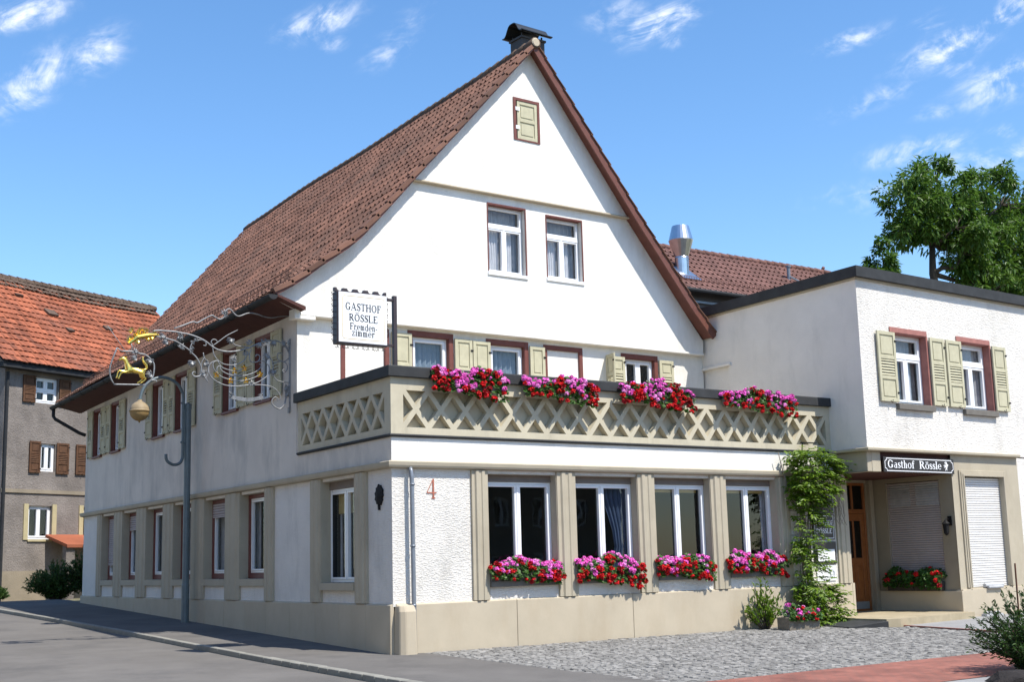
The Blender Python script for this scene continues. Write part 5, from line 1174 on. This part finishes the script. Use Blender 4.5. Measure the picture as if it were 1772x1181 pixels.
iron('scroll', ['c5', 'c6', 'c11', 'c12', 'c13', 'c14', 'c15', 'c17', 'c18', 'c19', 'c20', 'c21', 'c25', 'c26', 'c28'], .0125)
iron('basket_hoop', ['c7', 'c8', 'c9', 'c10'], .0135); iron('tie_rod', ['c16'], .012); iron('thin_rod', ['c27'], .008); iron('ring_frame', ['c22', 'c23', 'c24'], .018)
mb = MB(); mb.tube([IP(-.02, 5.0), IP(-.02, 3.60)], .02, 7); mb.box(.205, .235, 4.19, 4.24, 3.55, 3.66); mb.box(.205, .235, 4.19, 4.24, 4.88, 4.98); mb.build('wall_bar', MT['iron'], IS)
r_ = random.Random(21)
def acanthus(mb, w, z, s, a0):
    for k in range(7):
        a = a0+(k-3)*.42; L_ = s*(1-.09*abs(k-3)); d = Vector((math.cos(a), math.sin(a)))
        b = IP(w, z); o = .012*(k % 3-1)
        m1 = IP(w+d.x*L_*.5-d.y*L_*.17, z+d.y*L_*.5+d.x*L_*.17, o+.02); m2 = IP(w+d.x*L_*.5+d.y*L_*.17, z+d.y*L_*.5-d.x*L_*.17, o-.02); t = IP(w+d.x*L_, z+d.y*L_, o+.03)
        c = IP(w+d.x*L_*.55, z+d.y*L_*.55, o+.035); c2 = IP(w+d.x*L_*.55, z+d.y*L_*.55, o-.02)
        mb.faces([b, m1, t, m2, c, c2], [(0, 1, 4), (1, 2, 4), (2, 3, 4), (3, 0, 4), (1, 0, 5), (2, 1, 5), (3, 2, 5), (0, 3, 5)])
for w, z in IRON['leaf']:
    mb = MB(); acanthus(mb, w, z, .13, r_.uniform(0, 6.28)); mb.build('acanthus_leaf', MT['iron'], IS)
for w, z in ((2.18, 4.91), (2.14, 4.88), (1.95, 4.70), (1.93, 4.78), (1.85, 4.83), (1.97, 4.63), (1.28, 5.40), (1.30, 5.36), (.55, 4.90), (.48, 4.92), (.05, 4.80)):
    mb = MB(); acanthus(mb, w, z, .085, r_.uniform(1.6, 3.4)); mb.build('acanthus_leaf', MT['iron'], IS)
for w, z in IRON['gold']:
    mb = MB()
    for k in range(5):
        a = 2*math.pi*k/5+.3; c = IP(w, z, .0); p = [IP(w+.015*math.cos(a-1), z+.015*math.sin(a-1), .02), IP(w+.062*math.cos(a-.4), z+.062*math.sin(a-.4), .012), IP(w+.070*math.cos(a), z+.070*math.sin(a), .03), IP(w+.062*math.cos(a+.4), z+.062*math.sin(a+.4), .012), IP(w+.015*math.cos(a+1), z+.015*math.sin(a+1), .02)]
        b2 = IP(w+.03*math.cos(a), z+.03*math.sin(a), -.03)
        mb.faces(p+[b2], [(0, 1, 2, 3, 4)]+[(i, (i+1) % 5, 5) for i in range(5)])
    mb.build('gilded_rosette', MT['gold'], IS)
mb = MB()   # ribbon scroll
n = 16; top = []; 
for i in range(n+1):
    t = i/n; w = lerp(1.20, .53, t); z = 3.845-.055*math.sin(math.pi*t); wv = .02*math.sin(t*12)
    top.append((w, z, wv))
for (w0, z0, a0), (w1, z1, a1) in zip(top, top[1:]):
    h = .05
    mb.hexa([IP(w0, z0-h, a0-.008), IP(w1, z1-h, a1-.008), IP(w1, z1-h, a1+.008), IP(w0, z0-h, a0+.008), IP(w0, z0+h*.4, a0-.008), IP(w1, z1+h*.4, a1-.008), IP(w1, z1+h*.4, a1+.008), IP(w0, z0+h*.4, a0+.008)])
for w, z, s in ((1.20, 3.85, 2.9), (.53, 3.85, .2)): acanthus(mb, w, z, .10, s)
mb.build('ribbon_scroll', MT['iron'], IS)
mb = MB(); r_ = random.Random(4)    # gilded foliage crest
for w, z in [(3.08, 4.72), (3.05, 4.78), (3.0, 4.84), (2.94, 4.82), (2.9, 4.88), (2.84, 4.86), (2.8, 4.9), (2.74, 4.86), (2.68, 4.88), (2.62, 4.88), (2.97, 4.92), (2.88, 4.94), (2.78, 4.94), (3.03, 4.93), (2.70, 4.82), (2.92, 4.78)]: acanthus(mb, w, z, .11, r_.uniform(0, 6.28))
mb.tube([IP(3.10, 4.70), IP(2.95, 4.83), IP(2.75, 4.88), IP(2.56, 4.90)], [.02, .05, .05, .02], 8)
mb.build('gilded_crest', MT['gold'], IS)
# the gilded horse, one skinned body
hv, he, hr = [], [], []
def chain(pts, rs, start=None):
    prev = start
    for p, r in zip(pts, rs):
        hv.append(IP(*p)); hr.append(r); i = len(hv)-1
        if prev is not None: he.append((prev, i))
        prev = i
    return prev
b0 = chain([(2.975, 4.212, 0)], [.056]); b1 = chain([(3.085, 4.228, 0)], [.066], b0); b2 = chain([(2.865, 4.218, 0)], [.064], b0)
nk = chain([(3.120, 4.32, 0), (3.150, 4.415, 0)], [.046, .034], b1); chain([(3.205, 4.425, 0), (3.275, 4.388, 0)], [.032, .019], nk); chain([(3.14, 4.465, .012)], [.010], nk)
chain([(3.13, 4.185, .035), (3.265, 4.200, .04), (3.280, 4.13, .04), (3.300, 4.055, .04)], [.036, .019, .014, .016], b1)
chain([(3.11, 4.175, -.035), (3.225, 4.165, -.04), (3.262, 4.10, -.04), (3.285, 4.035, -.04)], [.034, .019, .014, .016], b1)
chain([(2.85, 4.165, .035), (2.86, 4.11, .04), (2.810, 4.085, .04), (2.875, 4.02, .04), (2.925, 3.99, .04)], [.048, .029, .018, .014, .016], b2)
chain([(2.84, 4.165, -.035), (2.84, 4.10, -.04), (2.785, 4.07, -.04), (2.845, 4.005, -.04), (2.89, 3.978, -.04)], [.046, .028, .018, .014, .016], b2)
chain([(2.80, 4.235, 0), (2.765, 4.26, 0), (2.768, 4.32, 0), (2.815, 4.37, 0), (2.845, 4.43, 0), (2.83, 4.47, 0)], [.022, .020, .024, .026, .020, .008], b2)
me = bpy.data.meshes.new('gilded_horse'); me.from_pydata([tuple(p) for p in hv], he, []); ho = bpy.data.objects.new('gilded_horse', me); COL.objects.link(ho)
ms = ho.modifiers.new('skin', 'SKIN'); ms.use_smooth_shade = True
for i, v in enumerate(me.skin_vertices[0].data): v.radius = (hr[i], hr[i]); v.use_root = (i == 0)
ho.modifiers.new('sub', 'SUBSURF').levels = 2; ho.modifiers['sub'].render_levels = 2
dg = bpy.context.evaluated_depsgraph_get(); em = bpy.data.meshes.new_from_object(ho.evaluated_get(dg)); ho.modifiers.clear(); ho.data = em
em.materials.clear(); em.materials.append(MT['gold']); ho.parent = IS
for v in em.vertices: v.co -= WLOC[IS.name]

# ------------------------------------------------------------------ street lamp
LP = thing('street_lamp', (.28, 9.4, g(9.4)), 'grey street lamp with curved arm and amber globe standing close to the street wall', 'street lamp')
mb = MB(); mb.lathe((.28, 9.4, g(9.4)-.1), [(.085, 0), (.085, .9), (.075, .95), (.072, 4.80), (.080, 4.81), (.080, 4.92), (.0, 4.96)], 14); mb.build('pole', MT['lampmetal'], LP, smooth=False)
arm = [(-.22, 3.17), (-.215, 3.08), (-.17, 3.0), (-.04, 2.94), (.09, 2.97), (.15, 3.06), (.165, 3.2), (.165, 4.0), (.165, 4.44), (.13, 4.58), (.05, 4.72), (-.08, 4.82), (-.24, 4.875), (-.38, 4.88), (-.55, 4.82), (-.68, 4.72), (-.77, 4.58), (-.82, 4.42), (-.835, 4.31)]
mb = MB(); mb.tube([(a, 9.4, b) for a, b in smooth(arm, 4)], .034, 10); 
for z in (3.42, 4.30): mb.tube([(.30, 9.4, z), (.14, 9.4, z)], .022, 6); mb.tube([(.10, 9.33, z), (.10, 9.33, z+.04)], .02, 6)
mb.build('arm', MT['lampmetal'], LP, smooth=True)
gc = Vector((-.84, 9.4, 4.11)); mb = MB(); rr = .21
mb.lathe(gc, [(.05, .245), (.055, .21)]+[(rr*math.cos(R(a)), rr*math.sin(R(a))) for a in range(72, -1, -8)]+[(rr+.012, 0)], 20); mb.build('lamp_hood', MT['lamptop'], LP, smooth=True)
mb = MB(); mb.lathe(gc, [(rr+.012, -.004), (rr+.012, -.02)]+[(rr*math.cos(R(a)), -.02+rr*math.sin(R(a))) for a in range(-2, -90, -8)]+[(.02, -.235), (.018, -.26), (0, -.265)], 20); mb.build('lamp_bowl', MT['lampglobe'], LP, smooth=True)
mb = MB(); mb.tube([gc+Vector((0, 0, .20)), gc+Vector((0, 0, .27))], .05, 10); mb.build('lamp_collar', MT['lampmetal'], LP)
# wall lamp by the entrance
WLp = thing('wall_lamp', (13.6, -.8, 1.1), 'small black iron wall lamp on the beige pier beside the entrance', 'wall lamp')
mb = MB(); mb.tube([(13.61, -.78, 1.26), (13.50, -.78, 1.30), (13.44, -.78, 1.24)], .014, 6); mb.lathe((13.46, -.78, .93), [(0, 0), (.03, .02), (.055, .06), (.065, .24), (.09, .26), (.02, .33), (0, .34)], 8); mb.box(13.595, 13.615, -.83, -.73, 1.15, 1.35); mb.build('lantern', MT['blackiron'], WLp)

# ------------------------------------------------------------------ geraniums
def blossom_mesh(name, mat, seed):
    r = random.Random(seed); mb = MB()
    for k in range(46):
        d = rvec(r).normalized(); d.z = abs(d.z)*1.1-.25; d.normalize(); c = d*.044*r.uniform(.75, 1.08); n = (d+rvec(r)*.5).normalized(); a = n.orthogonal().normalized(); b = n.cross(a); s = r.uniform(.014, .021); t = r.uniform(0, 6.28)
        a, b = a*math.cos(t)+b*math.sin(t), b*math.cos(t)-a*math.sin(t)
        mb.faces([c-n*.006, c+a*s+n*.004, c+(a+b)*s*.75+n*.006, c+b*s+n*.004, c+(b-a)*s*.6, c-a*s+n*.003, c-b*s+n*.002], [(0, 1, 2), (0, 2, 3), (0, 3, 4), (0, 4, 5), (0, 5, 6), (0, 6, 1)])
    me = bpy.data.meshes.new(name); me.from_pydata([tuple(p) for p in mb.v], [], mb.f); me.materials.append(mat); return me
BL = {'p': [blossom_mesh('pink_blossom', MT[m], s) for s, m in ((1, 'pink'), (2, 'pink'), (3, 'palepink'), (7, 'pink'))], 'r': [blossom_mesh('red_blossom', MT[m], s) for s, m in ((4, 'red'), (5, 'red'), (6, 'darkred'), (8, 'red'))]}
def gleaf(mb, p, n, s, r):
    n = n.normalized(); a = n.orthogonal().normalized(); b = n.cross(a); t = r.uniform(0, 6.28); a, b = a*math.cos(t)+b*math.sin(t), b*math.cos(t)-a*math.sin(t)
    pts = [p-n*s*.15]
    for k in range(7): an = 2*math.pi*k/7; rr = s*(1 if k % 2 else .82); pts.append(p+(a*math.cos(an)+b*math.sin(an))*rr+n*s*.12*math.sin(an*3))
    mb.faces(pts, [(0, 1+k, 1+(k+1) % 7) for k in range(7)])
def flower_box(loc, rotz, Lx, H, front, n_b, label, group, seed, pink=.5, boxmat='planter', droop=.25, box=(.17, .16), leaves=None, mix=None, hole=.0, boxlen=None):
    r = random.Random(seed); root = thing('flower_box', (0, 0, 0), label, 'flower box', group)
    bl = boxlen or Lx*.96; bd, bh = box; mb = MB()
    n = 2 if bl > 1.1 else 1
    for i in range(n):
        x0, x1 = -bl/2+bl*i/n+.006, -bl/2+bl*(i+1)/n-.006
        mb.hexa([(x0+.01, -bd/2+.012, 0), (x1-.01, -bd/2+.012, 0), (x1-.01, bd/2, 0), (x0+.01, bd/2, 0), (x0, -bd/2, bh), (x1, -bd/2, bh), (x1, bd/2, bh), (x0, bd/2, bh)])
    mb.build('planter', MT[boxmat], root, bevel=.008)
    def sample():
        x = r.uniform(-.5, .5); e = 1-abs(2*x)**4*.45
        prof_ = .78+.22*math.sin(x*9+seed)+.12*math.sin(x*23+seed*2)
        t = r.random()
        if t < .34: p = Vector((x*Lx, r.uniform(-.10, .12), bh+H*prof_*e*r.uniform(.55, 1.0)))
        else: 
            q = r.random(); p = Vector((x*Lx*1.02, -bd/2-.02-front*math.sin(q*2.4)*r.uniform(.5, 1), bh+H*prof_*e*(.85-q*1.0)-droop*q*q*(.55+.75*max(0, x+.25))))
        return p
    mb = MB()
    for _ in range(leaves or int(n_b*7)):
        p = sample(); p.y += .014; p.z -= .005; gleaf(mb, p, Vector((r.uniform(-.6, .6), -.7+r.uniform(-.5, .5), .7)), r.uniform(.028, .05), r)
    mb.build('foliage', MT['geranleaf'], root)
    mb = MB()
    for _ in range(26): x = r.uniform(-.48, .48)*Lx; p = sample(); mb.tube([(p.x*.9, 0, bh*.8), (p.x, p.y*.5, max(bh*.9, p.z*.7)), p], .004, 4, False)
    mb.build('stem', MT['geranleaf'], root)
    placed = []
    tries = 0
    while len(placed) < n_b and tries < n_b*60:
        tries += 1; p = sample()
        if any((p-q).length < .052 for q, _ in placed): continue
        xn = p.x/Lx; v = math.sin(xn*11+seed*1.3)+.6*math.sin(xn*21+p.z*14+seed)+(p.z-bh)*3.2/H*.5-.55
        c = 'p' if v+r.uniform(-.7, .7) > (.5-pink)*3 else 'r'
        if mix is not None: c = mix
        placed.append((p, c))
    for p, c in placed:
        o = bpy.data.objects.new('pink_blossom' if c == 'p' else 'red_blossom', r.choice(BL[c])); COL.objects.link(o); o.parent = root; o.location = p
        o.rotation_euler = (r.uniform(.1, .9), r.uniform(-.4, .4), r.uniform(0, 6.28)); s = r.choice((r.uniform(.55, .85), r.uniform(.9, 1.25), r.uniform(.95, 1.25))); o.scale = (s, s, s)
    root.location = loc; root.rotation_euler.z = rotz; WLOC[root.name] = Vector(loc); return root
GP, GS = 'geranium boxes along the terrace parapet', 'geranium boxes on the ground floor window sills'
for i, (a, b, z) in enumerate(((.70, 2.22, 3.46), (2.58, 4.24, 3.46), (4.80, 6.66, 3.47), (7.46, 9.56, 3.50))):
    flower_box(((a+b)/2, -.155, z+.05), 0, (b-a)*.98, (.27, .23, .29, .25)[i], .03, (112, 96, 118, 100)[i], ['pink and red geranium box on the parapet, nearest the hanging sign', 'pink and red geranium box on the parapet, second from the hanging sign', 'pink and red geranium box on the parapet below the small cross barred terrace window', 'pink and red geranium box on the parapet, nearest the annex side wall'][i], GP, 31+i*7, .64, droop=.28, leaves=760-60*i, box=(.11, .16))
for i, ((a, b), z) in enumerate(zip(((1.80, 3.38), (3.70, 5.26), (5.58, 7.05), (7.42, 9.05)), (.30, .30, .30, .30))):
    flower_box(((a+b)/2+.02, .0, z), 0, (b-a)*.98, (.24, .27, .22, .26)[i], .10, (92, 106, 88, 100)[i], ['pink and red geranium box on the sill of the front window nearest the house number', 'pink and red geranium box on the sill of the front window with the blue curtain', 'pink and red geranium box on the sill of the front window third from the downpipe', 'pink and red geranium box on the sill of the front window beside the climbing vine'][i], GS, 71+i*5, .58, droop=(.20, .34, .26, .22)[i], leaves=600)
# begonias in the dark recess
flower_box((13.50, .16, -.25), -math.pi/2, 1.5, .34, .10, 16, 'dark leafy flower box with a few red blooms on the ledge inside the entrance recess', None, 5, .1, 'darkplanter', .12, (.18, .20), 620, 'r')
# stone trough with flowers
TR = flower_box((8.62, -.78, g(-.8)-.01), R(-6), .78, .24, .05, 20, 'weathered stone trough with a few geraniums standing at the foot of the vine', None, 9, .6, 'stone', .05, (.36, .25), 240, None, boxlen=.80)
TR['category'] = 'flower trough'; TR.name = 'flower_trough'
WLOC['flower_trough'] = Vector(TR.location)

# ------------------------------------------------------------------ vine, shrubs, trees
def sprig(mb, p, d, L_, n, ls, r, nrm=None, droop=.4):
    q = Vector(p); d = Vector(d).normalized()
    for i in range(n):
        t = i/n; d = (d+Vector((0, 0, -droop/n))).normalized(); q = q+d*(L_/n); s = d.cross(Vector((0, 0, 1)))
        s = s.normalized() if s.length > 1e-3 else Vector((1, 0, 0))
        for sg in (1, -1):
            ld = (s*sg+d*.7+Vector((0, 0, r.uniform(-.35, .2)))).normalized(); leaf(mb, q+rvec(r)*.01, ld, Vector((r.uniform(-.4, .4), -.5, 1)), ls*r.uniform(.8, 1.15), ls*.42, .12)
    leaf(mb, q, d, Vector((0, -.5, 1)), ls, ls*.42, .12)
VN = thing('climbing_vine', (9.75, -.2, g(-.1)), 'bright green climbing vine growing up a wire trellis beside the entrance', 'vine')
r_ = random.Random(14); mb = MB()
for k in range(7):
    x = 9.70+r_.uniform(-.16, .16); pts = [Vector((x, -.14+r_.uniform(-.03, .03), g(-.1)-.05))]
    for i in range(1, 13): z = g(-.1)+i*.29; pts.append(Vector((9.66+.05*math.sin(i*.8+k)+(x-9.7)*(1-.3*i/12)+(.045*i*(k-3)/3 if i > 8 else 0), -.13-.05*r_.random(), z)))
    mb.tube(pts, [lerp(.028, .010, i/12) for i in range(13)], 6)
for k in range(46):
    p = Vector((r_.uniform(9.85, 10.75), r_.uniform(-.28, -.1), r_.uniform(1.55, 2.1))); mb.tube([p, p+Vector((r_.uniform(-.2, .2), r_.uniform(-.05, .05), r_.uniform(-.35, -.1))), p+Vector((r_.uniform(-.25, .25), 0, r_.uniform(-.6, -.3)))], .005, 4, False)
mb.build('stem', MT['twig'], VN, smooth=True)
mb = MB()
for x in (9.28, 9.56): mb.tube([(x, -.06, -.2), (x, -.06, 2.3)], .007, 5)
for z in (0, .5, 1.0, 1.5, 2.0): mb.tube([(9.28, -.062, z), (9.95, -.062, z)], .005, 5)
mb.build('trellis', MT['zinc'], VN)
mb = MB()
def venv(z):      # centre and half width of the foliage at height z
    t = [(-.85, 9.85, .55), (-.45, 9.80, .60), (.0, 9.66, .44), (.5, 9.58, .36), (1.0, 9.56, .34), (1.5, 9.56, .38), (1.9, 9.70, .58), (2.2, 9.95, .82), (2.5, 9.88, .78), (2.75, 9.55, .38)]
    for (a, b, c), (d, e, f) in zip(t, t[1:]):
        if a <= z <= d: k = (z-a)/(d-a); return lerp(b, e, k), lerp(c, f, k)
    return t[-1][1], .3
for i in range(1080):
    z = r_.uniform(-.82, 2.72)
    if i > 800: z = r_.uniform(1.7, 2.72)
    if i < 190: z = r_.uniform(-.84, 0.1)
    c, w = venv(z); x = c+w*(r_.random()**.8)*r_.choice((-1, 1))*.8; y = -.12-r_.random()**1.5*(.40 if z > 1.8 else .28 if z > 0 else .40)
    if r_.random() > .62+.45*math.sin(z*7.0+x*3.0) and 0 < z < 1.7: continue
    d = Vector(((x-c)*1.4+r_.uniform(-.5, .8), -.45+r_.uniform(-.3, .3), r_.uniform(-.3, .35)))
    sprig(mb, (x, y, z), d, r_.uniform(.16, .32), r_.randint(3, 5), r_.uniform(.085, .13), r_)
mb.build('foliage', MT['vine'], VN)
def shrub(name, loc, label, cat, w, d, h, nb, nl, ls, mat, seed, lean=0, group=None, stems=True, spread=.55):
    r = random.Random(seed); root = thing(name, loc, label, cat, group); b = Vector(loc); sm, lm = MB(), MB()
    for k in range(nb):
        a = r.uniform(0, 6.283); rad = math.sqrt(r.random()); tip = Vector((math.cos(a)*rad*w, math.sin(a)*rad*d, h*(1-.55*rad**2)*r.uniform(.55, 1.08)))
        pts = [b+Vector((tip.x*.1, tip.y*.1, -.03)), b+Vector((tip.x*spread*.6, tip.y*spread*.6, tip.z*.5)), b+tip]; sm.tube(pts, [.010+.006*h, .007, .003], 5, False)
        for i in range(nl):
            t = r.uniform(.25, 1.02); p = pts[0].lerp(pts[1], t*2) if t < .5 else pts[1].lerp(pts[2], (t-.5)*2)
            dd = (rvec(r)+(pts[2]-pts[1]).normalized()*.9).normalized(); leaf(lm, p+rvec(r)*.03, dd, rvec(r)+Vector((0, -.3, .8)), ls*r.uniform(.7, 1.25), ls*.38, .12)
    sm.build('stem', MT['bark'], root); lm.build('foliage', mat, root); return root
shrub('shrub', (8.22, -.30, g(-.3)), 'leafy green shrub against the beige plinth left of the stone trough', 'shrub', .48, .24, 1.05, 30, 26, .10, MT['vine'], 3, spread=1.1)
shrub('shrub', (5.05, -8.1, g(-8.2)-.02), 'dark small leaved shrub at the right edge in front of the brick paving', 'shrub', 1.0, .8, 1.12, 230, 58, .066, MT['darkleaf'], 8)
mb = MB(); mb.tube([(5.02, -7.95, g(-8)), (4.985, -7.99, .42)], .012, 6); tag(mb.build('garden_stake', MT['rust']), 'thin rusty stake standing in the foreground shrub', 'stake')
bm = bmesh.new(); bmesh.ops.create_icosphere(bm, subdivisions=3, radius=1.0); r_ = random.Random(2)
from mathutils import noise
for v in bm.verts:
    n_ = noise.noise(v.co*1.3+Vector((3, 1, 7)))*.25+noise.noise(v.co*3.5)*.1; v.co = Vector((v.co.x*.52, v.co.y*.42, v.co.z*.20))*(1+n_)
me = bpy.data.meshes.new('boulder'); bm.to_mesh(me); bm.free(); me.materials.append(MT['rock']); o = bpy.data.objects.new('boulder', me); COL.objects.link(o); o.location = (3.86, -8.70, g(-8.6)-.06); tag(o, 'dark rough boulder lying under the foreground shrub', 'boulder')
for i, (x, y, w, h, lab) in enumerate(((1.75, 23.6, 1.0, 1.15, 'dense green bush at the foot of the old grey house'), (2.75, 23.2, .9, 1.75, 'tall dark bush against the far end of the guesthouse street wall'), (.25, 25.2, .45, .5, 'low bush at the left edge before the old grey house'))):
    shrub('bush', (x, y, g(y)-.05), lab, 'bush', w, .7, h, 170, 44, .11, MT['hedge'] if i != 1 else MT['darkleaf'], 40+i)
def tree(loc, label, seed, trunk_pts, clusters, n_leaf, ls, limb_r=.16):
    r = random.Random(seed); root = thing('walnut_tree', loc, label, 'tree'); tm, lm = MB(), MB()
    tp = [Vector(p) for p in trunk_pts]; tm.tube(tp, [lerp(limb_r*1.5, limb_r*.6, i/(len(tp)-1)) for i in range(len(tp))], 8)
    tot = sum(c[3]**2 for c in clusters)
    for cx, cy, cz, cr in clusters:
        c = Vector((cx, cy, cz)); s = min(tp, key=lambda q: (q-c).length+max(0, q.z-c.z)*3); m = s.lerp(c, .5)+Vector((r.uniform(-.3, .3), r.uniform(-.3, .3), -.25))
        tm.tube([s, s.lerp(m, .5)+rvec(r)*.12, m, c], [limb_r*.62, limb_r*.5, limb_r*.38, limb_r*.14], 6)
        tips = []
        for k in range(max(5, int(cr*14))):
            d = rvec(r).normalized(); e = c+Vector((d.x, d.y, d.z*.8))*cr*r.uniform(.55, 1.05); tips.append(e); tm.tube([c.lerp(m, .25), c.lerp(e, .5)+rvec(r)*.15, e], [limb_r*.16, limb_r*.09, .008], 4, False)
        per = int(n_leaf*cr**2/tot/len(tips))
        for e in tips:
            sp = r.uniform(.32, .62)
            for k in range(per):
                o_ = rvec(r)*sp*cr*.62; p = e+o_; dd = (o_.normalized()*.6+rvec(r)*.6+Vector((0, 0, -.35))).normalized(); leaf(lm, p, dd, rvec(r)*.7+Vector((0, -.2, .9)), ls*r.uniform(.5, 1.4), ls*r.uniform(.32, .5), .15)
    tm.build('trunk', MT['bark'], root, smooth=True); lm.build('crown', MT['treeleaf'], root); return root
tree((27.2, 8.6, g(8)), 'large walnut tree with spreading green crown behind the annex roof', 5, [(27.3, 8.6, -.8), (27.3, 8.6, 4), (27.2, 8.5, 6.5), (26.9, 8.4, 8.2), (26.2, 8.2, 9.9), (26.3, 8.2, 11.0)],
     [(24.5, 7.9, 11.8, .75), (26.0, 8.4, 11.6, .8), (27.5, 7.7, 10.8, .9), (28.0, 7.8, 9.8, .8), (25.2, 8.0, 12.3, 1.15), (24.6, 7.8, 11.2, .8), (26.4, 8.3, 12.9, 1.1), (26.5, 8, 13.6, .62), (26.7, 7.4, 11.5, 1.1), (27.9, 8.2, 12.4, 1.15), (28.2, 7.8, 13.5, .62), (28.9, 8.6, 11.5, 1.3), (30.0, 8.4, 12.8, 1.3), (30.2, 8.0, 13.8, .6), (28.9, 8.0, 10.2, 1.0), (29.7, 8.2, 9.9, 1.3), (31.4, 8.5, 11.5, 1.5), (31.6, 8.5, 13.4, 1.1), (31.0, 8.3, 9.3, 1.2), (33.0, 8.6, 10.4, 1.6), (33.3, 8.8, 12.8, 1.5)], 33000, .215)
tree((22.9, 7.4, g(7)), 'small young walnut tree peeping over the annex roof left of the large tree', 9, [(22.9, 7.4, -.8), (22.9, 7.4, 5), (22.8, 7.4, 8.2), (22.6, 7.3, 9.4)],
     [(22.5, 7.3, 9.7, .55), (22.2, 7.3, 9.1, .55), (23.1, 7.4, 9.1, .6), (22.4, 7.3, 10.25, .3), (23.2, 7.3, 8.6, .5), (24.3, 7.5, 8.55, .28)], 3600, .19, .07)
# small things by the shuttered window
mb = MB(); mb.tube([AF.P(14.45, -.165, .03), AF.P(15.15, -.175, .03)], .045, 9); mb.tube([AF.P(14.50, -.205, .085), AF.P(15.05, -.205, .09)], .03, 8)
tag(mb.build('rolled_newspaper', MT['paper']), 'grey rolled newspapers lying on the sill under the closed white shutter', 'newspaper')
mb = MB(); mb.box(14.15, 14.75, -1.14, -1.0, g(-1)+.01, g(-1)+.06); mb.tube([(14.15, -1.07, g(-1)+.08), (14.72, -1.05, g(-1)+.08)], .03, 7)
tag(mb.build('ground_parcel', MT['paper']), 'small grey bundle on the ground at the foot of the annex plinth', 'bundle')
